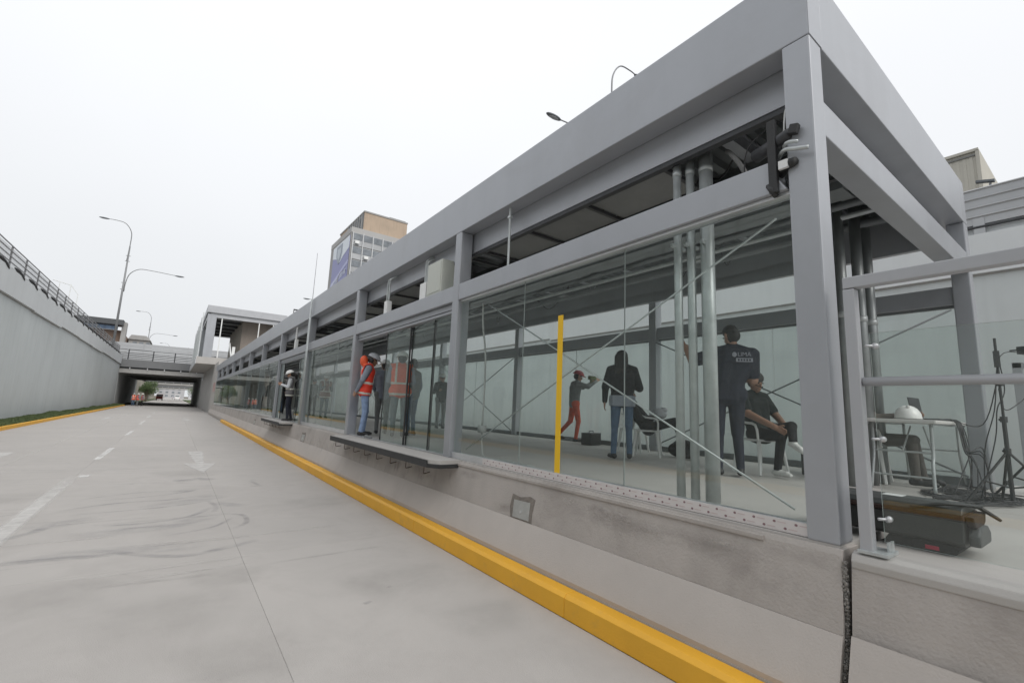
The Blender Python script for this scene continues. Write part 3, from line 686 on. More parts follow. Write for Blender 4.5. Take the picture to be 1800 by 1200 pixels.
for k, pts in enumerate(([(3.62,1.9,4.0),(3.55,1.82,3.9),(3.52,1.72,3.72),(3.56,1.66,3.5)],[(3.6,1.4,4.05),(3.5,1.55,3.95),(3.45,1.66,3.8),(3.5,1.7,3.5)],
                         [(3.5,2.2,3.46),(3.42,1.9,3.56),(3.42,1.7,3.54),(3.5,1.5,3.46)],[(3.4,1.32,4.0),(3.3,1.30,3.9),(3.24,1.29,3.72),(3.24,1.3,3.6)])):
    lab = ["thick grey corrugated cable end poking out over the first lintel","thin black wire arching over the lintel to the corner column","orange and black wires lying on the first lintel near the corner","white wire running down beside the corner column"][k]
    m_ = [mat("grey_conduit",(.16,.16,.155),.6), cable, mat("orange_wire",(.22,.09,.045),.5), white_pl][k]
    tag(MB().tube(pts, [.020,.006,.010,.006][k], 8, smooth=6).build("cable", m_, smooth=True), lab, "cable")

# ------------------------------------------------------------------ end railing at the right
rl = thing("end_railing", "grey steel platform railing with a glass infill panel in front of the equipment case", "railing")
MB().box(W-.01, W+.06, .930, .990, .995, 2.50).build("rail_post", steel_lt, rl, bevel=.006)
MB().box(W-.01, W+.06, -2.6, .988, 2.505, 2.575).build("top_rail", steel_lt, rl, bevel=.006)
MB().tube([(W+.025,.925,1.945),(W+.025,-2.6,1.945)], .026, 12).build("mid_rail", steel_lt, rl, smooth=True)
MB().box(W-.02, W+.16, .86, 1.0, .993, 1.012).build("base_plate", galv, rl, bevel=.003)
MB().box(W+.06, W+.15, .875, .885, 1.012, 1.06).build("base_gusset", galv, rl)
for y in (-2.6,):
    MB().box(W-.01, W+.06, y, y+.06, .995, 2.505).build("rail_post", steel_lt, rl, bevel=.006)
g = pane(-2.4, .905, W+.105, 1.055, 2.24, glass("railing_glass",(.93,.95,.94),.9,.02), "glass_panel", rl)
for z in (1.18,1.62,2.16):
    c_ = MB().tube([(W+.06,.915,z),(W+.085,.895,z),(W+.10,.885,z)], .008, 8).build("glass_clamp", alu, rl, smooth=True)
    MB().tube([(W+.09,.880,z),(W+.122,.880,z)], .017, 14).build("clamp_disc", alu, c_, smooth=True)
# second railing across the back edge of the open platform
r2 = thing("rear_railing", "grey railing frame at the back edge of the platform behind the light stands", "railing")
for y in (.75, -.9, -2.5): MB().box(8.0, 8.08, y, y+.08, .99, 2.5).build("rail_post", steel_lt, r2, bevel=.006)
MB().box(8.0, 8.07, -2.5, .83, 2.43, 2.5).build("top_rail", steel_lt, r2, bevel=.006)
MB().tube([(8.03,.8,1.7),(8.03,-2.5,1.7)], .026, 10).build("mid_rail", steel_lt, r2, smooth=True)

# ------------------------------------------------------------------ overpass bridges
def overpass(label, y0, y1, zs, zt, x0=LW-.02, x1=RW+.02, detail=True):
    t = thing("overpass", label, "bridge", (0, 0, 0))
    xa, xb = (x0, x1) if detail else (x0-3, x1+3)
    MB().box(xa, xb, y0+.5, y1-.5, zs+.35, zt).build("deck", conc_grey, t)
    for k in range(12):
        yy = y0+1.5+k*(y1-y0-3)/11
        MB().box(xa, xb, yy-.25, yy+.25, zs, zs+.36).build("girder", conc_grey, t)
    MB().box(xa, xb, y0, y0+.5, zs, zs+.62).build("edge_beam", conc_grey, t)
    MB().box(xa-.5, xb+.5, y0-.25, y0+.05, zs+.86, zt+.02).build("parapet", mat("dark_parapet",(.17,.175,.18),.7,0,.05,1), t)
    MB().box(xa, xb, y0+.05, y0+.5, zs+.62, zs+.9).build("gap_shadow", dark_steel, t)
    sm = MB().box(-.06,.06,-.12,.0,zs+.55,zs+1.05).mesh("bracket", alu)
    x = xa+1.2
    while x < xb: inst("bracket", sm, t, (x, y0-.02, 0)); x += 2.05
    return t
ov = overpass("concrete overpass crossing the sunken road beside the tall glass station tower", NB, FB, 4.78, 6.75)
for i, x in enumerate((-6.15,-3.25,-.6,2.0,4.6,7.2,9.8,12.4,15)):
    MB().box(x-.07, x+.07, NB-.3, NB-.2, 6.77, 8.25).build("rail_post", dark_steel, ov)
for z in (6.95,7.2,7.45,7.7,8.2): MB().box(-7.2, 17, NB-.26, NB-.21, z-.04, z+.04).build("rail", mat("bridge_rail",(.10,.105,.11),.5), ov)
nbm = thing("noise_barrier", "grey slatted noise barrier along the far side of the overpass", "barrier", (0, NB+9, 6.75))
for k in range(6):
    for j in range(5): MB().box(-11+j*6+.01, -5+j*6-.01, -.05, .05, .1+k*.53, .1+k*.53+.50).build("slat", slat_m, nbm)
for j in range(6): MB().box(-11.06+j*6, -10.94+j*6, -.12, .02, 0, 3.3).build("barrier_post", slat_m, nbm)
und = thing("underpass_wall", "dark concrete side walls under the overpass", "wall")
for x0, x1 in ((LW-.5, LW),(3.25,8.1),(RW, RW+.5)): MB().box(x0, x1, NB+.3, FB, 0, 4.85).build("wall_panel", wall_cap, und)
overpass("second, more distant overpass seen through the underpass opening", 182, 196, 5.0, 7.2, detail=False)
overpass("third overpass, farthest of the three in view", 262, 272, 4.6, 6.6, detail=False)
tag(MB().box(LW-.4, LW, FB+.1, 250, 0, 5.2).build("far_wall", mat("sandy_wall",(.40,.37,.31),.85,0,.1,.5)), "sandy low wall beyond the underpass on the left", "wall")
tag(MB().box(LW, -5.6, FB, 250, 0, .12).build("verge", grass_m), kind='structure')
tag(MB().box(3.2, 8.1, FB, 250, 0, .15).build("median", grass_m), kind='structure')

# ------------------------------------------------------------------ elevated station building over the near edge
et = thing("elevated_station", "raised glass and steel building with a deep roof at the far platform end", "station")
MB().box(1.85, 9.9, 60, 84, 11.04, 11.86).build("roof_fascia", steel_lt, et, bevel=.03)
MB().box(2.2, 9.9, 60.25, 60.4, 10.55, 11.035).build("roof_beam", steel_lt, et)
MB().box(2.0, 2.2, 60.5, 83.5, 10.6, 11.035).build("roof_beam", steel_lt, et)
for k in range(6): MB().box(2.2, 9.6, 61.5+k*3.6, 61.7+k*3.6, 10.7, 11.035).build("rafter", dark_steel, et)
for x, y in ((1.95,60.2),(9.3,60.2),(1.95,71.5),(1.95,82.5),(9.3,82.5)): MB().box(x, x+.85 if y<61 and x<2 else x+.5, y, y+.5, 6.06, 10.9).build("column", steel, et, bevel=.02)
MB().box(1.45, 9.9, 59.9, 84, 5.3, 6.05).build("floor_slab", conc_floor, et)
MB().box(3.25, 9.9, 60.45, 84, 4.3, 5.297).build("haunch", conc_grey, et)
MB().box(1.40, 1.448, 59.9, 84, 5.25, 6.1).build("edge_trim", alu, et)
MB().box(1.55, 1.58, 60.3, 83, 6.06, 10.5).build("side_glass", [glass_m], et)
for k in range(6): MB().box(1.50, 1.60, 60.3+k*4.4, 60.4+k*4.4, 6.06, 11).build("mullion", alu, et)
MB().box(5.6, 9.25, 62.5, 78, 6.06, 11.03).build("lift_core", mat("brown_concrete",(.27,.235,.205),.85,0,.08,.5,streak=.3), et)
MB().box(3.28, 3.38, 60.15, 60.25, 6.06, 10.5).build("mullion", white_pl, et)
MB().box(7.0, 7.1, 60.15, 60.25, 6.06, 10.5).build("mullion", white_pl, et)
MB().box(8.5, 8.6, 60.15, 60.25, 6.06, 10.5).build("mullion", white_pl, et)
MB().box(3.4, 8.1, 55.2, 60.4, 0, 4.9).build("end_wall", conc_pl, et)
MB().box(3.2, 8.1, 60.6, 87.8, 0, 4.28).build("pier_wall", conc_grey, et)
MB().box(3.2, 3.39, 54.0, 60.4, 0, 5.3).build("corner_pier", conc_floor, et)
MB().box(4.45, 4.72, 57.5, 57.7, 4.2, 7.2).build("stair_panel", white_pl, et)
MB().prism([(53,3.7),(53.3,3.7),(62,8.0),(61.5,8.0)], 4.4, 4.5, axis='x').build("stair_stringer", white_pl, et)
tag(MB().box(3.18,3.197,54.6,57.5,2.3,3.2).build("red_notice", mat("notice",(.45,.30,.28),.5,0,.5,3)), "small reddish notice on the pier at the far end of the platform", "notice")

# ------------------------------------------------------------------ street lamps with two arms
def lamp(label, x, y, side, z0=7.0, s=1.0, low=20.3, top=23.5, hi=27.0, la=6.0, ha=3.6):
    t = thing("street_lamp", label, "street lamp", (x, y, z0), 0, "two armed street lamps along the upper street")
    h = top-z0
    MB().tube([(0,0,0),(0,0,h*.5),(0,0,h)], [.17,.13,.09], 10).build("pole", pole_m, t, smooth=True)
    for zc in (h*.60, h*.66, h*.86, h*.91): MB().tube([(-.28,0,zc),(.28,0,zc)], .035, 6).build("arm_clamp", pole_m, t)
    d = side
    lo = low-z0; up = hi-z0
    MB().tube([(d*.16,0,h*.58),(d*.22,0,lo-2.2),(d*.55,0,lo-.9),(d*1.5,0,lo-.05),(d*3,0,lo+.05),(d*la,0,lo-.1)], [.06,.06,.055,.05,.045,.04], 8, smooth=5).build("arm", pole_m, t, smooth=True)
    MB().tube([(-d*.1,0,h*.86),(-d*.0,0,up-2.6),(-d*.15,0,up-1.2),(-d*.9,0,up-.15),(-d*2.0,0,up+.05),(-d*ha*.8,0,up)], [.06,.06,.055,.05,.045,.04], 8, smooth=5).build("arm", pole_m, t, smooth=True)
    for xx, zz in ((d*(la+.45), lo-.12),(-d*(ha*.8+.45), up)):
        q = MB().ell((xx,0,zz), .62, .2, .11, seg=14, rings=8).build("lamp_head", head_m, t, smooth=True)
        MB().ell((xx,0,zz-.07), .42, .15, .06, seg=12, rings=6).build("lens", lampglass, q, smooth=True)
    return t
lamp("tall street lamp with two curved arms behind the left guardrail, the nearest on that side", -8.0, 87, 1)
lamp("smaller distant street lamp beyond the overpass on the left", -8.4, 176, 1, hi=26.5)
lamp("street lamp whose two heads show above the station roof at the upper right", 22.45, 20, -1, la=4.9, ha=3.3, low=20.15)
lamp("distant street lamp head just above the station fascia near the raised building", 22.4, 88, -1, la=4.6)
lamp("tiny far street lamp pole above the overpass barrier", -4.5, 270, 1, hi=26)
tag(MB().tube([(19.6,94,7),(19.6,94,31)], [.09,.035], 6).build("mast", pole_m, smooth=True), "thin antenna mast rising above the fascia left of the tower block", "mast")
t = thing("floodlight", "small floodlight on an arm above the upper right barrier", "floodlight", (19.5, 2.05, 8.15))
MB().tube([(0,0,0),(-.05,-.05,1.1)], .03, 6).build("arm", pole_m, t)
MB().obox((-.06,.05,1.15), .16,.42,.07, Matrix.Rotation(.25,3,'X')).build("lamp_head", head_m, t, bevel=.01)
# steel sign frame on the left street and hanging cables
t = thing("gantry_frame", "small white steel frame standing behind the left guardrail", "frame", (-9.6, 60, 6.95))
for a, b_ in (((-1,0,5.2),(.3,0,4.9)),((.3,0,5.0),(.3,0,2)),((-.5,0,5.1),(-.5,0,2)),((.3,0,4.9),(.9,0,4.1)),((.9,0,4.1),(.9,0,0)),((-.5,0,3.2),(.9,0,3.2)),((.3,0,4.9),(.3,1.2,4.9)),((-.5,0,0),(-.5,0,2.0)),((.3,0,0),(.3,0,2.0))):
    MB().tube([a, b_], .035, 6).build("tube", white_pl, t)

# ------------------------------------------------------------------ buildings
tb = thing("tower_block", "tall office block with a large blue and white banner and a beige penthouse", "building", (0,0,0))
bw = mat("block_render",(.36,.355,.345),.85,0,.06,.2,streak=.3); beige = mat("beige_render",(.47,.37,.28),.85,0,.08,.15,streak=.3,dirt=((.33,.27,.21),.25,.5,.75,.6))
MB().box(23.8, 36, 86.8, 101, 6.9, 34.4).build("wall", bw, tb)
MB().box(23.75, 36.05, 86.7, 101, 34.402, 35.5).build("roof_band", mat("roof_band",(.42,.415,.405),.8,0,.05,.3), tb)
MB().box(26.03, 35, 87.0, 103.5, 35.502, 39.2).build("penthouse", beige, tb)
MB().box(25.9, 35.1, 86.9, 103.6, 39.202, 39.5).build("roof_slab", bw, tb)
MB().box(31.5, 35.0, 88, 100, 39.502, 40.1).build("plant_room", bw, tb)
me = MB().box(-.12,.12,-.12,.12,0,3.5).mesh("louvre", bw)
for k in range(7): inst("louvre", me, tb, (25.95, 88+k*1.5, 35.6))
MB().box(26.0,26.02,87.3,98,35.7,39.1).build("louvre_opening", winglass, tb)
winp = mat("window_panel",(.40,.41,.42),.6,0,.1,.5,rand=.12); win_fr = mat("window_frame_pale",(.55,.56,.57),.5)
for j in range(8):
    for i in range(6):
        x0 = 24.1+i*1.97; z0 = 31.9-j*2.7
        f_ = MB().box(x0, x0+1.93, 86.66, 86.8, z0, z0+2.5).build("window", winp, tb)
        MB().box(x0+.12, x0+1.8, 86.60, 86.658, z0+1.15, z0+2.4).build("pane", winglass, f_)
        MB().box(x0-.08, x0+.08, 86.45, 86.655, z0-.1, z0+2.6).build("mullion", win_fr, f_)
        if (i*3+j*5) % 4 == 0: MB().box(x0+.4, x0+1.2, 86.2, 86.598, z0+.3, z0+.9).build("air_unit", white_pl, f_)
# banner on the side wall: white top with a shield, violet blue below, pale swoosh and lettering
ban = tag(MB().box(23.70, 23.78, 87.2, 98.4, 12, 33.9).build("banner", mat("banner_blue",(.25,.26,.47),.5,0,.06,.3)), "tall blue and white advertising banner with a shield, hung on the tower block", "banner")
bwt = mat("banner_white",(.70,.75,.80),.5,0,.03,.3)
def yz(name, pts, x, m, par): return MB().prism(pts, x, x+.03, axis='x').build(name, m, par)
yz("white_field", [(87.2,33.9),(98.4,33.9),(98.4,31.6),(95.6,31.0),(93.2,29.6),(90.6,30.6),(87.2,31.4)], 23.665, bwt, ban)
sh = [(91.6,33.5),(95.6,33.5),(95.6,31.6),(94.9,30.4),(93.6,29.5),(92.3,30.4),(91.6,31.6)]
yz("shield", sh, 23.63, mat("shield_grey",(.30,.34,.40),.5), ban)
yz("shield_field", [(93.6+(y-93.6)*.6, 31.7+(z-31.7)*.62) for y, z in sh], 23.595, mat("shield_pale",(.50,.55,.60),.5), ban)
yz("swoosh", [(87.2,29.0),(91,28.0),(95,26.9),(98.4,26.0),(98.4,25.2),(95,26.2),(91,27.3),(87.2,28.2)], 23.66, mat("banner_pale",(.42,.44,.66),.5), ban)
# a line of lettering too small to read in the photograph: short white strokes
me = MB().box(-.02,.0,-.16,.16,-.45,.45).mesh("letter_stroke", bwt)
for k in range(11): inst("letter_stroke", me, ban, (23.66, 88.4+k*.85, 26.9-k*.12+.1*((k*3)%2)))
for k in range(6): inst("letter_stroke", me, ban, (23.66, 89.4+k*.95, 23.6-k*.1))
def text(body, size, loc, rot, m, parent, name="lettering", ext=.004):
    cu = bpy.data.curves.new(name, 'FONT'); cu.body = body; cu.size = size; cu.extrude = ext; cu.align_x = 'CENTER'; cu.align_y = 'CENTER'
    o = bpy.data.objects.new(name, cu); C.objects.link(o)
    me = bpy.data.meshes.new_from_object(o.evaluated_get(bpy.context.evaluated_depsgraph_get())); bpy.data.objects.remove(o)
    me.materials.clear(); me.materials.append(m)
    o = bpy.data.objects.new(name, me); C.objects.link(o); o.location = loc; o.rotation_euler = rot; o.parent = parent
    return o

# beige blank-walled building above the right barrier
t = thing("blank_building", "beige rendered blank wall of a building rising above the upper right barrier", "building")
rb = mat("ribbed_beige",(.50,.48,.42),.8,0,.05,.5,streak=.15)
MB().box(26.04, 34, 3.0, 8.6, 6.95, 13.3).build("wall", rb, t)
me = MB().box(-.012,.0,0,.11,0,6.2).mesh("rib", rb)
for k in range(26): inst("rib", me, t, (26.038, 3.1+k*.21, 6.95))
MB().box(25.98, 26.03, 3.0, 8.6, 13.12, 13.2).build("trim", mat("trim_grey",(.2,.2,.19),.7), t)
MB().box(25.95, 34, 2.88, 2.998, 6.95, 13.32).box(25.95, 34, 2.9, 8.6, 13.302, 13.42).build("edge", rb, t)
# left side buildings
t = thing("brick_building", "brown building with a dark flat canopy and blue strip, behind the left lamp pole", "building")
MB().box(-19.5, -10.9, 130, 150, 6.9, 15.3).build("wall", mat("brown_render",(.24,.17,.13),.85,0,.1,.3), t)
MB().box(-18, -10.6, 127, 131.5, 16.2, 17.3).build("canopy", mat("canopy_dark",(.08,.085,.09),.6), t)
MB().box(-17, -11.6, 129, 129.9, 15.32, 16.1).build("blue_strip", mat("blue_sign",(.30,.42,.60),.5,0,.3,1), t)
MB().box(-10.88, -10.1, 128.5, 131, 6.9, 17).build("white_column", bw, t)
t = thing("low_building", "low grey building with a stepped roof behind the overpass on the left", "building")
MB().box(-10.0, -6.0, 146, 160, 6.9, 13.0).build("wall", bw, t); MB().box(-10.6, -6.6, 145, 161, 13.0, 15.0).build("wall", bw, t)
MB().prism([(-10.8,15),(-6.3,15),(-7.3,16.1),(-10.2,16.1)], 144.6, 161).build("roof", bw, t)
for k in range(3): MB().box(-9.8+k*1.3, -9.0+k*1.3, 144.9, 145.0, 13.4, 14.5).build("window", winglass, t)
for i, (x, y, sx, h, lab) in enumerate(((-2,420,16,14,"pale distant block at the end of the road"),(13,380,10,9,"low white distant building right of the road end"),(-20,400,14,11,"grey distant building at the left of the road end"),(28,430,20,13,"far pale building at the right of the road end"))):
    t = thing("distant_building", lab, "building", (x, y, 0))
    MB().box(-sx/2, sx/2, 0, 12, 0, h*.6).build("wall", mat("far_render_%d" % i, ((.42,.42,.43),(.50,.50,.51),(.36,.36,.38),(.42,.41,.40))[i], .9, 0, .05, .2), t)
    for a in range(4):
        for c in range(3): MB().box(-sx/2+1+a*sx/4.4, -sx/2+2.6+a*sx/4.4, -.06, 0, 1.0+c*h*.6/3.4, 2.2+c*h*.6/3.4).build("window", winglass, t)
# spire scaffold on the roof behind the fascia near the raised building
t = thing("roof_frame", "small dark rooftop frame and tank above the fascia near the raised building", "frame", (14.6, 80, 13))
MB().box(-.3,3.6,0,3,-6,2.2).build("block", bw, t)
MB().box(-.6,1.9,0,.2,3.3,3.5).build("beam", dark_steel, t)
for k in range(4): MB().box(-.6+k*.8,-.5+k*.8,0,.2,2.2,3.4).build("strut", dark_steel, t)
MB().lathe([(.9,0),(.95,.1),(.95,1.2),(.6,1.5)], (2.6,1,2.2), 14).build("tank", head_m, t, smooth=True)

# ------------------------------------------------------------------ trees
def tree(label, x, y, z, h, r, n=2600, sd=1):
    rg = random.Random(sd); t = thing("tree", label, "tree", (x, y, z), 0)
    b = MB(); b.tube([(0,0,0),(.1,.05,h*.3),(0,.1,h*.6)], [.14,.10,.06], 7, smooth=3)
    cl = []
    for k in range(7):
        a = k*2.4; e = Vector((math.cos(a)*r*.6, math.sin(a)*r*.6, h*(.5+.4*rg.random())))
        b.tube([(0,.05,h*(.25+.05*k)), e*.6+Vector((0,0,h*.15)), e], [.06,.04,.02], 5); cl.append((e, r*rg.uniform(.35,.6)))
    cl.append((Vector((0,0,h*.85)), r*.55))
    b.build("trunk", bark, t, smooth=True)
    vs, fs = [], []
    for i in range(n):
        c, q = rg.choice(cl); d = Vector((rg.gauss(0,1), rg.gauss(0,1), rg.gauss(0,.8))); d.normalize(); p = c+d*q*(rg.random()**.4)
        u = Vector((rg.gauss(0,1), rg.gauss(0,1), rg.gauss(0,1))).normalized()*.11; v = u.orthogonal().normalized()*.07; o = len(vs)
        vs += [p-u, p+v, p+u, p-v]; fs.append((o,o+1,o+2,o+3))
    MB().add(vs, fs).build("crown", leaf, t); return t
tree("bushy green tree beyond the underpass on the left verge", -5.3, 140, .1, 4.6, 2.0, 2600, 3)
tree("small round tree further along the left verge beyond the underpass", -6.0, 152, .1, 3.6, 1.5, 1400, 5)
tree("tree at the left of the far road end", -8.0, 230, .1, 6.0, 3.0, 1500, 8)
tree("tree on the far median right of the road", 6.2, 215, .1, 5.4, 2.4, 1500, 9)

# ------------------------------------------------------------------ distant vehicles
def car(label, x, y, m, h=1.5, L=4.3, wd=1.8, van=False):
    t = thing("parked_car", label, "car", (x, y, 0))
    hh = h*1.35 if van else h
    prof = [(-L/2,.35),(-L/2,.85),(-L/2+.15,hh*.62),(-L/2+(.2 if van else .75),hh),(L/2-(.7 if van else 1.5),hh),(L/2-(.3 if van else .75),hh*.62),(L/2,hh*.55),(L/2,.35)]
    MB().prism([(a, b) for a, b in prof], -wd/2, wd/2, axis='x').build("body", m, t, bevel=.06)
    MB().box(-wd*.42, wd*.42, -L/2-.02, -L/2+.02, hh*.66, hh*.9).build("rear_window", winglass, t)
    for sx in (-1,1):
        for sy in (-1,1): MB().tube([(sx*wd*.38,sy*L*.32,.32),(sx*wd*.51,sy*L*.32,.32)], .32, 14).build("wheel", rubber, t)
        MB().box(sx*wd*.42-.1, sx*wd*.42+.1, -L/2-.03, -L/2, .75, .9).build("tail_light", mat("tail_red",(.5,.03,.02),.3), t)
    return t
car("white van far down the road beyond the second overpass", 1.2, 245, mat("white_car",(.75,.75,.75),.3), van=True)
car("dark red vehicle far down the road on the left lane", -4.0, 200, mat("red_car",(.20,.05,.04),.35), van=True)
car("small silver car at the end of the road", .2, 300, mat("silver_car",(.5,.5,.52),.3))

# ------------------------------------------------------------------ people
skin_m = mat("skin_tone", (.33,.19,.13), .55, 0, .08, 30)
hair_m = mat("black_hair", (.018,.015,.014), .5, 0, .3, 60, .3, 90)
grey_hair = mat("grey_hair", (.07,.065,.062), .6, 0, .3, 60, .3, 90)
shoe_black = mat("black_shoe", (.025,.025,.027), .45); shoe_white = mat("white_sneaker", (.68,.68,.66), .5)
navy = mat("navy_cloth", (.014,.017,.030), .8, 0, .25, 12, .5, 22); blackc = mat("black_cloth", (.011,.011,.013), .85, 0, .3, 12, .5, 22)
denim = mat("blue_denim", (.085,.14,.22), .85, 0, .22, 16, .5, 22); denim_lt = mat("light_denim", (.24,.33,.50), .85, 0, .22, 16, .6, 18)
greyc = mat("grey_cloth", (.17,.18,.18), .85, 0, .15, 12, .5, 22); redc = mat("red_trouser_cloth", (.55,.085,.04), .8, 0, .2, 12, .5, 20)
greysleeve = mat("grey_sleeve", (.23,.26,.31), .85, 0, .12, 14, .4, 26); whitec = mat("white_cloth", (.55,.57,.60), .8, 0, .08, 12, .4, 22)
brownc = mat("brown_cloth", (.12,.10,.085), .85, 0, .2, 12, .5, 22); green_d = mat("dark_green_cloth", (.014,.020,.019), .85, 0, .3, 12, .5, 22)
vest_red = mat("hi_vis_red", (.72,.05,.025), .6, 0, .08, 9, .3, 26); vest_or = mat("hi_vis_orange", (.78,.12,.045), .6, 0, .08, 9, .3, 26)
stripe_m = mat("reflective_stripe", (.62,.62,.56), .35, 0, .05, 8); vest_grey = mat("grey_vest", (.12,.115,.12), .8, 0, .15, 10, .4, 24)
eye_m = mat("eye", (.02,.015,.012), .2)

def capsule(b, a, c, ra, rc, seg=12):
    a, c = Vector(a), Vector(c); d = c-a; L = d.length
    if L < 1e-4: d = Vector((0,0,1)); L = 1e-4
    T = d.normalized(); N = T.orthogonal().normalized(); B = T.cross(N); vs, fs = [], []
    rows = [(-math.cos(t)*ra, math.sin(t)*ra, 0) for t in (.05,.45,.85,1.25)] + [(math.cos(t)*rc, math.sin(t)*rc, 1) for t in (1.25,.85,.45,.05)]
    for h, r, e in rows:
        for k in range(seg):
            t = 2*math.pi*k/seg; vs.append((c if e else a) + T*h + (N*math.cos(t)+B*math.sin(t))*r)
    for i in range(len(rows)-1):
        for k in range(seg):
            p, q = i*seg+k, i*seg+(k+1)%seg; fs.append((p, q, q+seg, p+seg))
    fs.append(tuple(range(seg-1,-1,-1))); fs.append(tuple((len(rows)-1)*seg+k for k in range(seg)))
    b.add(vs, fs)
def fuse(name, caps, vox, iters=4):
    """one continuous skin round overlapping tapered capsules; returns mesh"""
    b = MB()
    for c in caps: capsule(b, *c[:4])
    o = b.build(name+"_cage", [skin_m])
    m1 = o.modifiers.new("r", 'REMESH'); m1.mode = 'VOXEL'; m1.voxel_size = vox
    m2 = o.modifiers.new("s", 'SMOOTH'); m2.factor = .5; m2.iterations = iters
    dg = bpy.context.evaluated_depsgraph_get(); dg.update()
    me = bpy.data.meshes.new_from_object(o.evaluated_get(dg)); me.name = name
    old = o.data; bpy.data.objects.remove(o); bpy.data.meshes.remove(old)
    return me
def centers(me):
    n = len(me.polygons); c = np.zeros(n*3); me.polygons.foreach_get('center', c); return c.reshape(-1,3)
def nearest(pts, caps):
    D = np.zeros((len(pts), len(caps)))
    for j, c in enumerate(caps):
        a, e = np.array(c[0], float), np.array(c[1], float); d = e-a; L2 = max(d@d, 1e-9)
        t = np.clip(((pts-a)@d)/L2, 0, 1); D[:, j] = np.linalg.norm(pts-(a+t[:,None]*d), axis=1) - (c[2]*(1-t)+c[3]*t)
    return D.argmin(1)
STAND = dict(pel=(0,0,.93), bel=(0,.0,1.12), che=(0,.005,1.32), nek=(0,0,1.47), hea=(0,.02,1.61),
    sL=(-.185,0,1.40), eL=(-.24,-.03,1.12), wL=(-.25,.05,.87), sR=(.185,0,1.40), eR=(.24,-.03,1.12), wR=(.25,.05,.87),
    kL=(-.10,.02,.50), aL=(-.10,-.02,.10), kR=(.10,.02,.50), aR=(.10,-.02,.10), face=(0,1,0), fL=(0,1,0), fR=(0,1,0), hL=None, hR=None)
def person(label, loc, rz, pose, top, pants, shoes, sleeves='long', build=1.0, bulk=0.0, vox=.013, scale=1.0, hair='short', hair_col=None, hat=None, vest=None, group=None, tuck=None, skirt_jacket=None):
    J = dict(STAND); J.update(pose); V = {k: (Vector(v) if v is not None else None) for k, v in J.items()}
    t = thing("person", label, "person", loc, rz, group); t.scale = (scale,)*3
    W_ = build; caps = []
    def c(a, b_, ra, rb, zone): caps.append((tuple(a), tuple(b_), ra, rb, zone))
    pel, bel, che, nek, hea = V['pel'], V['bel'], V['che'], V['nek'], V['hea']
    X = (V['sR']-V['sL']).normalized()
    # hips stay level with the body axis
    hx = V.get('hipx') or Vector((1,0,0)); 
    hL, hR = pel-hx*.09*W_, pel+hx*.09*W_
    c(hL, hR, .105*W_+bulk*.5, .105*W_+bulk*.5, 'pants')
    c(pel+hx*.05, bel+X*.05, .112*W_+bulk, .105*W_+bulk, 'torso'); c(pel-hx*.05, bel-X*.05, .112*W_+bulk, .105*W_+bulk, 'torso')
    c(bel+X*.06, che+X*.08, .108*W_+bulk, .115*W_+bulk, 'torso'); c(bel-X*.06, che-X*.08, .108*W_+bulk, .115*W_+bulk, 'torso')
    c(che-X*.07, che+X*.07, .12*W_+bulk, .12*W_+bulk, 'torso')
    c(V['sL']*.9+nek*.1, nek, .068+bulk, .055, 'torso'); c(V['sR']*.9+nek*.1, nek, .068+bulk, .055, 'torso')
    c(nek, nek.lerp(hea,.6), .052, .05, 'skin')
    fc = V['face'].normalized(); up = (hea-nek).normalized(); sd = fc.cross(up).normalized(); fc = up.cross(sd).normalized()
    c(hea+up*.035-fc*.02, hea-up*.03+fc*.005, .093, .078, 'head'); c(hea-up*.03+fc*.02, hea-up*.085+fc*.055, .066, .038, 'skin')
    c(hea+fc*.085+up*.005, hea+fc*.105-up*.025, .012, .017, 'skin')
    c(hea+fc*.083-up*.062-sd*.018, hea+fc*.083-up*.062+sd*.018, .012, .012, 'skin')
    for s_ in (-1,1):
        c(hea+sd*.084*s_-up*.025-fc*.01, hea+sd*.088*s_+up*.015-fc*.014, .014, .018, 'skin')
    for s_, S_, E_, W2 in ((-1,'sL','eL','wL'),(1,'sR','eR','wR')):
        z = 'sleeve'; z2 = 'sleeve' if sleeves == 'long' else 'skin'
        c(V[S_], V[E_], .060*W_+bulk, .047*W_+bulk*.8, z)
        if sleeves == 'short':
            mid = V[S_].lerp(V[E_], .75); caps.pop(); c(V[S_], mid, .064*W_+bulk, .056*W_+bulk, z); c(mid, V[E_], .045, .040, 'skin')
        c(V[E_], V[W2], .044*W_+bulk*.7, .033+bulk*.4, z2)
        hd = V['hL' if s_ < 0 else 'hR']; hd = (hd if hd is not None else (V[W2]-V[E_])).normalized()
        n1 = hd.cross(Vector((0,0,1)) if abs(hd.z) < .8 else Vector((0,1,0))).normalized(); n2 = hd.cross(n1).normalized()
        w0 = V[W2]; p1 = w0+hd*.085
        c(w0, w0+hd*.02, .028, .030, 'skin'); c(w0+hd*.03+n2*.02, p1+n2*.025, .019, .017, 'skin'); c(w0+hd*.03-n2*.02, p1-n2*.025, .019, .017, 'skin')
        for q, (o_, l) in enumerate(((-.033,.066),(-.011,.078),(.011,.073),(.033,.056))):
            k1 = p1+n2*o_+hd*l*.5; k2 = k1+(hd*.75+n1*.6).normalized()*l*.5
            c(p1+n2*o_*.95, k1, .0105, .0095, 'skin'); c(k1, k2, .0095, .0085, 'skin')
        tb_ = w0+hd*.03-n2*.03; c(tb_, tb_+(hd*.7-n2*.7).normalized()*.05, .014, .011, 'skin'); c(tb_+(hd*.7-n2*.7).normalized()*.05, tb_+(hd*.7-n2*.7).normalized()*.05+(hd*.9+n1*.4).normalized()*.03, .011, .010, 'skin')
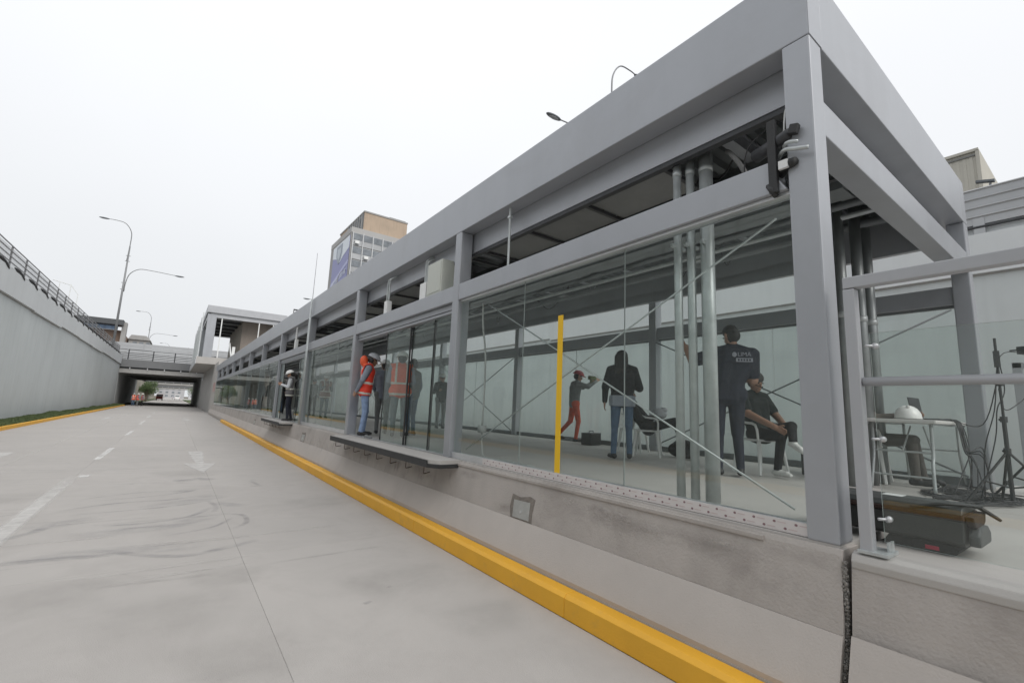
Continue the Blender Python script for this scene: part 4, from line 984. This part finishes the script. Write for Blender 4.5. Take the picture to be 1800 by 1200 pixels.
    for s_, H_, K_, A_, F_ in ((-1,hL,'kL','aL','fL'),(1,hR,'kR','aR','fR')):
        c(H_, V[K_], .092*W_+bulk*.4, .060*W_+.004, 'pants'); c(V[K_], V[A_], .060*W_, .047, 'pants')
        f_ = V[F_].normalized(); an = V[A_]; ft = an+Vector((0,0,-.045))
        c(an+Vector((0,0,-.01)), ft-f_*.02, .045, .042, 'shoe'); c(ft-f_*.03, ft+f_*.13, .044, .036, 'shoe'); c(ft+f_*.08-Vector((0,0,.006)), ft+f_*.17-Vector((0,0,.01)), .038, .028, 'shoe')
    me = fuse("body", caps, vox)
    zones = ['torso','sleeve','pants','shoe','skin','head']; names = [c_[4] for c_ in caps]
    P_ = centers(me); nn = nearest(P_, caps); z = np.array([zones.index(names[i]) for i in nn])
    hf, hu, hc = np.array(fc), np.array(up), np.array(hea)
    rel = P_-hc; hd_ = z == 5; fwd = rel@hf; upv = rel@hu
    hz = hd_ & ((upv > .075) | (fwd < -.015) | ((upv > .045) & (fwd < .05)))
    mi = np.select([z==0, z==1, z==2, z==3, hz], [0,1,2,3,5], 4)
    if tuck is not None: mi[(z==2) & (P_[:,2] > tuck)] = 0       # shirt tail over the waistband
    me.materials.clear()
    hm = hair_col or hair_m
    for m_ in (top[0], top[1], pants, shoes, skin_m, hm): me.materials.append(m_)
    me.polygons.foreach_set('material_index', mi.astype(np.int32)); me.polygons.foreach_set('use_smooth', np.ones(len(mi), bool)); me.update()
    inst("body", me, t)
    Q = Matrix((tuple(sd), tuple(fc), tuple(up))).transposed()
    def hp(x, y, z_): return hea + sd*x + fc*y + up*z_
    for s_ in (-1,1): MB().ell(hp(.032*s_,.088,.012), .014,.008,.008, rot=Q, seg=8, rings=6).build("eye", eye_m, t, smooth=True)
    if hair == 'short': hcaps = [(hp(0,-.012,.05), hp(0,-.045,-.01), .098, .078)]
    elif hair == 'long': hcaps = [(hp(0,-.01,.05), hp(0,-.03,0), .102, .10), (hp(-.02,-.05,0), hp(-.03,-.07,-.24), .088, .075), (hp(.03,-.05,0), hp(.03,-.08,-.22), .085, .07), (hp(.08,-.02,.0), hp(.085,-.02,-.12), .035,.03), (hp(-.08,-.02,.0), hp(-.085,-.02,-.12), .035,.03)]
    elif hair == 'tail': hcaps = [(hp(0,-.02,.03), hp(0,-.05,-.02), .095, .08), (hp(0,-.10,.0), hp(0,-.17,-.10), .055, .06), (hp(0,-.17,-.10), hp(.02,-.16,-.22), .06, .035)]
    else: hcaps = []
    if hcaps: 
        hme = fuse("hair", [(tuple(a), tuple(b_), r1, r2) for a, b_, r1, r2 in hcaps], .012, 2); hme.materials.clear(); hme.materials.append(hm)
        hme.polygons.foreach_set('use_smooth', [True]*len(hme.polygons)); inst("hair", hme, t)
    if hat:
        hb = MB(); 
        hb.ell(hp(0,-.01,.045), .118,.140,.115, z0=-.05, rot=Q, seg=20, rings=12)
        hb.ell(hp(0,.012,.045), .135,.172,.010, rot=Q, seg=20, rings=6)
        h_ = hb.build("helmet" if hat != hair_m else "cap", hat, t, smooth=True)
    if vest or skirt_jacket:
        vm_ = vest or skirt_jacket
        b0 = z == 0; lowz = 0
        if skirt_jacket is not None or vest: b0 = b0 | ((z == 2) & (P_[:,2] > float(pel.z)-.10))
        bm = bmesh.new(); bm.from_mesh(me); bm.faces.ensure_lookup_table()
        kill = [f for f in bm.faces if not b0[f.index]]
        bmesh.ops.delete(bm, geom=kill, context='FACES'); bm.normal_update()
        nr = {v.index: v.normal.copy() for v in bm.verts}
        for v in bm.verts: v.co += v.normal*.014
        vme = bpy.data.meshes.new("vest"); 
        for f in bm.faces:
            cc = f.calc_center_median(); w_ = cc - pel; zz = w_.dot((nek-pel).normalized()); xx = abs(w_.dot(X))
            f.material_index = 1 if (vest and (.14 < zz < .185 or -.075 < zz < -.035 or (.085 < xx < .125 and zz > .18))) else 0
            f.smooth = True
        bm.to_mesh(vme); bm.free(); vme.materials.append(vm_); vme.materials.append(stripe_m)
        o = inst("vest", vme, t); sm_ = o.modifiers.new("thickness", 'SOLIDIFY'); sm_.thickness = .010; sm_.offset = 1
    return t
def fixed(x, y): return (x, y, P+.004)

# man in navy standing behind the pipes, arm raised, seen from behind
man = person("tall man in navy workwear with LIMA on his back, arms raised at the pipes", fixed(5.60,3.02), R(-52),
  dict(pel=(-.02,0,.95), bel=(.0,-.02,1.15), che=(.07,-.03,1.36), nek=(.07,-.0,1.52), hea=(.05,.03,1.655), face=(-.5,.8,.1),
       sL=(-.12,-.02,1.44), eL=(-.38,.10,1.36), wL=(-.45,.22,1.55), sR=(.26,-.02,1.42), eR=(.27,.02,1.13), wR=(.16,.25,1.20),
       kL=(-.12,.02,.50), aL=(-.13,-.03,.10), kR=(.09,.03,.50), aR=(.11,.02,.10), fL=(-.3,1,0), fR=(.2,1,0)),
  (navy, navy), navy, shoe_black, 'short', 1.14, .022, .010, 1.05, 'short', tuck=.86)
try:
    prt = mat("back_print", (.26,.27,.31), .7)
    tx = text("LIMA", .068, (.15,-.182,1.41), (R(90),0,R(4)), prt, man, "back_lettering", .001)
    tx2 = MB().box(-.09,.09,-.0015,.0015,-.022,.022).build("back_patch", prt, man); tx2.location = (.15,-.182,1.345); tx2.rotation_euler = (0,0,R(4))
    for k in range(5):
        q = MB().box(-.012,.008,-.0022,.0022,-.012,.012).build("patch_figure", navy, tx2); q.location = (-.06+.03*k, 0, 0)
    em = MB().ell((0,0,0), .035,.003,.04, seg=10, rings=6).build("back_emblem", prt, man, smooth=True); em.location = (.045,-.178,1.41); em.scale = (.75,1,.75)
except Exception as e: print("print failed", e)

# seated man with crossed legs, white sneakers, headset
SIT = dict(pel=(0,0,.50), bel=(0,-.03,.68), che=(0,-.03,.88), nek=(0,0,1.03), hea=(0,.03,1.17), sL=(-.185,-.01,.97), sR=(.185,-.01,.97),
           eL=(-.25,.02,.72), wL=(-.18,.20,.62), eR=(.25,.02,.72), wR=(.20,.22,.62), kL=(-.12,.43,.50), aL=(-.13,.42,.10), kR=(.12,.43,.50), aR=(.13,.42,.10))
sm = dict(SIT); sm.update(pel=(0,0,.50), bel=(0,-.06,.68), che=(0,-.10,.88), nek=(0,-.09,1.04), hea=(.0,-.05,1.18), sL=(-.185,-.11,.98), sR=(.185,-.11,.98), face=(.1,1,-.05),
     kR=(.13,.42,.50), aR=(.12,.34,.10), kL=(-.04,.42,.62), aL=(.20,.64,.46), fL=(.25,.9,-.35), eR=(.27,.06,.76), wR=(.21,.42,.60), eL=(-.26,.0,.76), wL=(-.15,.24,.62))
seat1 = person("seated man in black polo and trousers with crossed legs, white sneakers and a headset", fixed(6.40,3.02), R(162), sm, (green_d, green_d), blackc, shoe_white, 'short', 1.05, .012, .010, 1.02, 'short', grey_hair)
MB().tube([(.088,-.045,1.20),(.10,.0,1.16),(.08,.07,1.12),(.05,.10,1.11)], .004, 6, smooth=4).ell((.05,.10,1.11),.009,.009,.009).ell((.09,-.05,1.19),.012,.03,.03).build("headset", rubber, seat1, smooth=True)

# woman with long dark hair seen from behind
wo = person("woman with long black hair in a black jacket and blue jeans, seen from behind", fixed(5.74,4.84), R(-46),
  dict(che=(0,.0,1.30), hea=(.0,.04,1.58), face=(.5,.9,-.3), sL=(-.175,0,1.38), eL=(-.26,-.05,1.12), wL=(-.27,-.02,.90), sR=(.175,0,1.38), eR=(.27,.02,1.12), wR=(.17,.24,1.15),
       kL=(-.11,.01,.50), aL=(-.13,-.05,.10), kR=(.11,.03,.50), aR=(.12,.03,.10), fL=(-.4,1,0), fR=(.1,1,0)),
  (blackc, blackc), denim, shoe_black, 'long', .98, .028, .010, 1.0, 'long', tuck=.84)
MB().prism([(-.15,-.155),(.15,-.155),(.205,-.06),(.19,.10),(-.19,.10),(-.205,-.06)], .82, .99, axis='z').build("shirt_tail", mat("pale_blue_shirt",(.30,.33,.38),.8,0,.1,10,.4,20), wo, bevel=.02)

# small worker drilling at the rear frame
person("worker in red helmet and red trousers reaching up to the rear glass frame", fixed(7.72,7.93), R(-118),
  dict(pel=(0,-.02,.92), bel=(0,-.02,1.1), che=(0,.0,1.30), nek=(0,.03,1.45), hea=(0,.07,1.58), eL=(-.22,.25,1.33), wL=(-.14,.46,1.46), eR=(.22,.25,1.33), wR=(.12,.48,1.48),
       kL=(-.10,-.08,.50), aL=(-.11,-.40,.15), kR=(.10,.06,.50), aR=(.10,.0,.10)),
  (greyc, greyc), redc, shoe_black, 'long', 1.0, .015, .012, .98, 'short', hat=mat("red_helmet",(.40,.045,.06),.4), vest=None)
# man at the doorway in a red vest
dm = person("man in white cap, red safety vest and pale jeans in the nearer doorway", fixed(3.42,10.10), R(-106),
  dict(pel=(0,-.03,.93), bel=(0,-.01,1.12), che=(0,.0,1.32), nek=(0,.03,1.46), hea=(0,.09,1.585), face=(0,1,-.25), eL=(-.24,-.10,1.14), wL=(-.12,-.19,.93), eR=(.24,-.11,1.14), wR=(.10,-.20,.92),
       kL=(-.09,.03,.50), aL=(-.10,.0,.10), kR=(.09,.0,.50), aR=(.10,-.05,.10)),
  (greysleeve, greysleeve), denim_lt, shoe_black, 'long', 1.0, .014, .011, 1.05, 'short', hat=whitec, vest=vest_red)
MB().ell((0,-.10,1.56),.085,.085,.12).ell((0,-.06,1.47),.10,.08,.07).build("orange_hood", vest_or, dm, smooth=True)
MB().ell((.10,.05,1.57),.025,.045,.05).ell((-.10,.05,1.57),.025,.045,.05).build("ear_muff", rubber, dm, smooth=True)
# man behind the door glass in a red vest seen from behind, grey companion beside him
person("man in a white helmet and orange safety vest seen from behind the sliding door glass", fixed(4.02,9.65), R(-20), dict(eL=(-.25,.02,1.14), wL=(-.12,.2,1.1), eR=(.25,.02,1.14), wR=(.12,.2,1.1)),
  (greysleeve, greysleeve), mat("grey_trousers",(.16,.19,.20),.85,0,.15,14,.4,22), shoe_black, 'long', 1.06, .016, .012, 1.07, 'short', hat=hel_white, vest=vest_or)
person("man in a plaid grey shirt and blue trousers hidden behind the orange vested man", fixed(4.45,9.95), R(30), dict(), (greyc, greysleeve), denim, shoe_black, 'long', 1.05, .014, .013, 1.02, 'short')
person("man in a grey shirt and dark trousers beside the orange vested man, on his left", fixed(4.0,10.6), R(-10), dict(eL=(-.25,.05,1.14), wL=(-.15,.25,1.0)), (greysleeve, greysleeve), greyc, shoe_black, 'long', 1.05, .02, .014, 1.0, 'short', hat=hel_white)
person("faint figure in dark clothes and white helmet standing deep inside behind the sliding doors", fixed(6.9,13.2), R(170), dict(eR=(.26,.05,1.14), wR=(.16,.22,1.2)), (green_d, green_d), greyc, shoe_black, 'long', 1.0, .015, .016, 1.0, 'short', hat=hel_white)
# woman with helmet on the second ledge
w2 = person("woman in white helmet with black ponytail and grey vest on the second ledge", fixed(3.2,17.29), R(72),
  dict(hea=(0,.05,1.59), face=(0,1,-.3), eL=(-.22,.04,1.15), wL=(-.12,.26,1.22), eR=(.22,.04,1.15), wR=(.10,.27,1.24), kR=(.12,-.01,.50), aR=(.13,-.10,.10), kL=(-.10,.02,.5)),
  (whitec, whitec), navy, shoe_black, 'long', .98, .012, .014, 1.0, 'tail', hat=hel_white, vest=vest_grey)
MB().ell((0,-.24,1.25),.13,.10,.18).build("backpack", blackc, w2, smooth=True)
MB().box(-.04,.04,.33,.345,1.24,1.38).build("phone", rubber, w2, bevel=.003)
# people seen through the third bay
person("grey-vested visitor with a rust-coloured waist bag, seen through the third bay glass", fixed(5.2,20.6), R(185), dict(eL=(-.24,.05,1.15), wL=(-.10,.24,1.3), eR=(.24,.05,1.15), wR=(.10,.24,1.3)), (greyc, greyc), mat("bluegrey_cloth",(.15,.19,.20),.85,0,.1,9), shoe_black, 'long', 1.0, .02, .018, 1.05, 'short', hat=hel_white, vest=mat("rust_vest",(.25,.13,.10),.8))
person("dark slim figure left of the grey-vested visitor behind the third bay glass", fixed(5.4,23.5), R(150), dict(), (greyc, greyc), blackc, shoe_black, 'long', 1.0, .01, .018, 1.02, 'short')
for i, (x, y, tp_, lab) in enumerate(((4.2,27.5,blackc,"darkest of the visitors grouped inside beyond the second doorway, nearest the glass"),(4.9,28.6,navy,"navy-clad visitor grouped inside beyond the second doorway"),(4.1,30.4,whitec,"pale-shirted visitor farthest left in the group beyond the second doorway"),(4.6,25.6,blackc,"black-clad visitor just left of the second doorway column"))):
    person(lab, fixed(x,y), R(60*i), dict(eR=(.24,.05,1.15), wR=(.14,.24,1.1)), (tp_, tp_), blackc if i != 1 else denim, shoe_black, 'long', 1.05, .015, .020, 1.0, 'short', group="visitors inside beyond the second doorway")
for i, (x, y, rz, vm_, lab) in enumerate(((-4.75,87.5,20,vest_or,"leftmost of three road workers with orange vest and pale trousers at the underpass mouth"),(-4.25,86.9,-60,vest_red,"middle road worker of the three, red vest, at the underpass mouth"),(-3.75,88.0,100,vest_red,"rightmost road worker of the three, dark trousers, at the underpass mouth"))):
    person(lab, (x,y,.002), R(rz), dict(eR=(.24,.05,1.15), wR=(.14,.24,1.1)), (greysleeve, greysleeve), (denim, greyc, blackc)[i], shoe_black, 'long', 1.05, .02, .022, 1.03, 'short', hat=hel_white, vest=vm_, group="road workers at the underpass mouth")
# seated person reclining with a cap on lap, near the woman
rc = dict(SIT); rc.update(pel=(0,0,.48), bel=(0,-.10,.62), che=(0,-.24,.78), nek=(0,-.33,.92), hea=(0,-.32,1.06), face=(0,.8,.4), sL=(-.185,-.27,.88), sR=(.185,-.27,.88), eL=(-.25,-.12,.64), wL=(-.08,.08,.66), eR=(.25,-.12,.64), wR=(.06,.10,.66), kL=(-.12,.44,.60), aL=(-.14,.60,.10), kR=(.12,.44,.62), aR=(.14,.62,.10))
s2 = person("person in black slumped on a white plastic chair behind the woman, knees toward the pipes", fixed(6.72,5.08), R(-148), rc, (blackc, blackc), blackc, shoe_black, 'long', 1.0, .02, .012, 1.0, 'short')
tag(MB().ell((6.80,4.90,P+.74),.13,.12,.10).ell((6.82,4.84,P+.80),.07,.07,.05).build("cloth_bag", whitec, smooth=True), "crumpled pale bag lying on the lap of the slumped person", "bag")
# seated man at the folding table
s3 = dict(SIT); s3.update(wR=(.16,.42,.80), eR=(.24,.12,.76), wL=(-.16,.42,.80), eL=(-.24,.12,.76), kL=(-.12,.44,.52), kR=(.12,.44,.52), aL=(-.14,.50,.10), aR=(.14,.46,.10))
person("man in brown trousers seated at the folding table, mostly hidden by the corner column", fixed(7.15,2.08), R(-172), s3, (brownc, brownc), mat("taupe_trousers",(.10,.09,.08),.85,0,.15,12,.4,20), shoe_black, 'long', 1.05, .015, .011, 1.02, 'short')

# ------------------------------------------------------------------ furniture and equipment
def plastic_chair(label, x, y, rz):
    t = thing("plastic_chair", label, "chair", (x, y, P+.004), rz, "white plastic chairs in the station")
    MB().box(-.21,.21,-.20,.21,.42,.45).build("seat", white_pl, t, bevel=.012)
    b = MB()
    for k in range(7):
        a = -.9+k*.3; xx = .21*math.sin(a); yy = -.16-.06*math.cos(a)
        b.obox((xx, yy-.03, .64), .038, .012, .36, Matrix.Rotation(-.16,3,'X') @ Matrix.Rotation(-a*.5,3,'Z'))
    b.tube([(-.20,-.14,.80),(-.12,-.24,.85),(.12,-.24,.85),(.20,-.14,.80)], .016, 6, smooth=3)
    b.build("backrest", white_pl, t)
    for sx in (-1,1):
        for sy in (-1,1): MB().tube([(sx*.19,sy*.17,.42),(sx*.24,sy*.22,0)], [.028,.018], 6).build("leg", white_pl, t)
        MB().tube([(sx*.20,-.16,.72),(sx*.25,0,.66),(sx*.25,.18,.63),(sx*.22,.19,.44)], .017, 6, smooth=3).build("armrest", white_pl, t)
    return t
plastic_chair("white plastic chair under the slumped person in black", 6.72, 5.10, R(-148))
plastic_chair("white plastic chair under the seated man with the white sneakers", 6.39, 3.04, R(162))
plastic_chair("white plastic chair at the folding table under the man in brown trousers", 7.15, 2.10, R(-172))
plastic_chair("empty white plastic chair just behind the woman in jeans", 7.15, 5.75, R(-160))
bp_ = thing("backpack", "black backpack on the floor behind the white chair", "bag", (7.25, 4.75, P+.004))
MB().ell((0,0,.15),.17,.22,.16).ell((-.1,.05,.13),.10,.18,.12).build("bag_body", blackc, bp_, smooth=True)
MB().tube([(-.1,-.2,.2),(-.2,-.25,.1),(-.15,-.22,.02)], .012, 6, smooth=4).build("strap", rubber, bp_)
tbx = thing("tool_box", "black tool box on the floor beside the worker in red trousers", "box", (7.6, 7.28, P+.004), R(10))
MB().box(-.2,.2,-.13,.13,0,.24).build("box_body", rubber, tbx, bevel=.01); MB().box(-.2,.2,-.135,.135,.242,.26).build("lid", dark_steel, tbx, bevel=.006)
MB().tube([(-.08,0,.26),(-.08,0,.30),(.08,0,.30),(.08,0,.26)], .009, 6).build("handle", dark_steel, tbx)
drl = thing("power_drill", "olive green tool held up by the worker against the rear frame", "tool", (8.0,7.66,2.53))
MB().obox((0,0,0), .2,.09,.09).obox((-.03,0,-.09),.05,.05,.14).build("drill_body", mat("olive_tool",(.09,.11,.04),.6,0,.3,12), drl, bevel=.01); MB().tube([(.1,0,0),(.19,0,0)], .012, 8).build("bit", galv, drl)
gb = thing("speaker_box", "grey felt-covered box standing on the floor at the seated man's feet", "box", (7.05, 2.55, P+.004), R(-20))
MB().box(-.2,.2,-.14,.14,0,.36).build("box_body", mat("grey_felt",(.14,.14,.14),.9,0,.2,20,.3,60), gb, bevel=.012); MB().box(.203,.21,-.13,.13,.01,.35).build("side_panel", rubber, gb)
# folding table
ft = thing("folding_table", "white folding table with bent tubular legs beside the open end of the station", "table", (7.35, 1.60, P))
MB().box(-.88,.70,-.34,.34,.735,.775).build("tabletop", mat("table_plastic",(.60,.59,.57),.45,0,.05,6), ft, bevel=.012)
MB().box(-.84,.66,-.31,-.29,.715,.734).box(-.84,.66,.29,.31,.715,.734).build("apron", galv, ft)
for x in (-.70,.52):
    s_ = -1 if x < 0 else 1
    for yy in (-.26,.26): MB().tube([(x,yy,.73),(x+s_*.0,yy,.42),(x+s_*.05,yy*1.0,.28),(x+s_*.12,yy*1.05,.0)], .016, 8, smooth=4).build("leg", galv, ft, smooth=True)
    MB().tube([(x,-.26,.42),(x,.26,.42)], .011, 8).build("cross_bar", galv, ft); MB().tube([(x+s_*.08,-.27,.16),(x+s_*.08,.27,.16)], .011, 8).build("cross_bar", galv, ft)
    MB().tube([(x,0,.42),(x*.45,0,.70)], .009, 8).build("strut", galv, ft)
hh = thing("hard_hat", "white hard hat lying on the folding table", "helmet", (6.80, 1.56, P+.777), R(20))
MB().ell((0,0,.02), .15,.125,.14, z0=-.1, seg=20, rings=12).build("shell", hel_white, hh, smooth=True); MB().ell((.03,0,.012), .19,.14,.008, seg=20, rings=6).build("brim", hel_white, hh, smooth=True)
MB().box(-.10,.10,-.012,.012,.10,.158).build("ridge", hel_white, hh, bevel=.008)
lp = thing("laptop", "open dark laptop on the folding table seen from its edge", "laptop", (7.05, 1.41, P+.777), R(-4))
MB().box(-.17,.17,-.12,.12,0,.02).build("keyboard_base", dark_steel, lp, bevel=.004); MB().obox((0,.135,.135), .34,.012,.25, Matrix.Rotation(-.12,3,'X')).build("screen", dark_steel, lp, bevel=.004)
tag(MB().box(7.25,7.4,1.27,1.36,P+.777,P+.80).build("adapter", rubber, bevel=.004), "flat black adapter on the table's right edge", "adapter")
# equipment case on a black bag
cs = thing("equipment_case", "long black hard case with brown edging resting on a black bag behind the railing glass", "case", (3.76, .93, P+.052), R(-90)); cs.scale = (.85,1.4,.82)
cb = MB()
cb.prism([(-.13,.02),(-.11,0),(.11,0),(.13,.02),(.13,.17),(-.13,.17)], -.44, .36, axis='x'); cb.build("case_body", mat("case_shell",(.03,.032,.031),.45,0,.15,9,.15,60), cs, bevel=.008)
MB().box(-.445,.365,-.137,.137,.172,.205).build("kerb_reflection_band", mat("kerb_reflection_band",(.034,.018,.015),.85,0,.2,12), cs, bevel=.006)  # brown tint stands for the yellow kerb reflected in the railing glass
MB().prism([(-.133,.207),(.133,.207),(.115,.245),(.05,.262),(-.05,.262),(-.115,.245)], -.44, .36, axis='x').build("lid", mat("case_lid",(.035,.038,.037),.4,0,.1,9,.12,60), cs, bevel=.008)
MB().box(-.10,.02,-.045,.03,.2625,.2645).build("paper_label", white_pl, cs)
MB().prism([(-.12,.205),(.12,.205),(.10,.14),(.06,.12),(-.06,.12),(-.10,.14)], .366, .41, axis='x').build("end_cover", mat("brown_cover",(.028,.019,.016),.85,0,.2,12), cs, bevel=.01)
MB().prism([(-.11,.01),(.10,.01),(.11,.08),(.06,.13),(-.06,.13),(-.11,.08)], .37, .43, axis='x').build("corner_bumper", mat("grey_bumper",(.065,.07,.07),.5), cs, bevel=.015)
MB().tube([(.34,.06,.25),(.39,.07,.24),(.46,.10,.18),(.48,.11,.16)], [.016,.016,.013,.010], 6).build("strap", mat("brown_strap",(.03,.025,.022),.7), cs)
MB().tube([(-.36,-.08,.25),(-.40,-.04,.31),(-.42,.02,.31),(-.40,.08,.26)], .014, 8, smooth=4).build("handle", rubber, cs, smooth=True)
MB().tube([(.1,-.13,.22),(.2,-.12,.25),(.3,-.10,.27),(.42,0,.26)], .012, 6, smooth=4).build("strap", rubber, cs, smooth=True)
bg_ = thing("equipment_bag", "flat black bag with a small red tag under the long case", "bag", (3.93, .83, P-.006), R(0)); bg_.scale = (1,1,.46)
MB().prism([(-.16,.0),(.15,.0),(.16,.06),(.14,.13),(-.15,.13),(-.17,.06)], -.32, .34, axis='x').build("bag_body", blackc, bg_, bevel=.02)
MB().box(-.326,-.321,-.09,-.03,.03,.075).build("red_tag", mat("red_tag",(.45,.02,.06),.6), bg_)
# light stands, cables
def stand(label, x, y, h, rz, extra=True):
    t = thing("light_stand", label, "stand", (x, y, P), rz, "black light stands among the cables")
    MB().tube([(0,0,.05),(0,0,h*.5)], .017, 8).build("column", rubber, t); MB().tube([(0,0,h*.5),(.0,0,h)], .011, 8).build("column", rubber, t)
    for k in range(3):
        a = k*2.09; MB().tube([(0,0,.50),(math.cos(a)*.40,math.sin(a)*.40,.01)], .012, 6).build("leg", rubber, t)
        MB().tube([(0,0,.16),(math.cos(a)*.24,math.sin(a)*.24,.22)], .008, 6).build("brace", rubber, t)
    for z in (.5,h*.5,h*.72): MB().tube([(0,0,z-.025),(0,0,z+.03)], .027, 8).tube([(0,0,z),(.05,.02,z)], .012, 6).build("knob", rubber, t)
    MB().box(-.02,.02,-.02,.02,h*.82,h*.92).build("clamp", rubber, t)
    return t
stand("black light stand beside the folding table, its legs spread over the cables", 6.50, .77, 1.60, .3)
s_ = stand("second black light stand at the right picture edge with a camera head on top", 7.15, .62, 1.5, 1.2)
MB().box(-.06,.06,-.05,.05,1.5,1.58).tube([(.06,0,1.55),(.14,0,1.55)], .01, 6).build("camera_head", rubber, s_, bevel=.006)
rg = random.Random(5); hb = MB()
for k in range(12):
    pts = []; cx, cy = rg.uniform(6.0,7.4), rg.uniform(.8,1.3)
    for i in range(26):
        a = i*.62+k; pts.append((cx+(.25+.12*rg.random())*math.cos(a)+i*.012, cy+(.12+.08*rg.random())*math.sin(a), P+.012+.01*rg.random()))
    hb.tube(pts, .006, 6, smooth=3)
tag(hb.build("cable_heap", cable, smooth=True), "black cables coiled in a loose heap on the floor round the light stands", "cables", kind='stuff')
t = thing("cable_bundle", "bundle of black cables hanging from the right end of the folding table", "cables")
for k, e in enumerate(((6.85,1.15),(6.7,1.0),(7.1,1.1),(6.6,1.2),(7.4,1.2),(6.9,.95),(6.65,.92),(7.5,1.05))):
    x0 = 7.2+.08*(k%4); MB().tube([(x0,1.40,P+.785),(x0+.02,1.24,P+.77),(x0+.03-.03*k,1.17,P+.45),((x0+e[0])/2,(1.2+e[1])/2-.05,P+.2+.04*k),(e[0],e[1],P+.015)], .006, 6, smooth=5).build("cable", cable, t, smooth=True)
t = thing("loose_cables", "thin black cables looping down the two light stands", "cables")
for k, pts in enumerate(([(6.50,.77,P+1.5),(6.58,.75,P+1.1),(6.45,.80,P+.9),(6.55,.85,P+.6),(6.6,1.0,P+.02)],[(7.15,.62,P+1.5),(6.8,.78,P+1.45),(6.62,.84,P+.9),(6.7,.95,P+.5),(6.8,1.0,P+.02)],[(7.15,.62,P+1.1),(6.8,.78,P+.9),(6.5,.78,P+1.1)],[(6.5,.78,P+1.2),(6.75,.95,P+.75),(7.3,1.25,P+.78)])):
    MB().tube(pts, .005, 6, smooth=6).build("cable", cable, t, smooth=True)
tag(MB().ell((3.3,9.35,P+.03),.05,.14,.03).ell((3.32,9.55,P+.035),.05,.06,.035).build("rag", greyc, smooth=True), "grey rag lying at the foot of the nearer doorway", "rag")
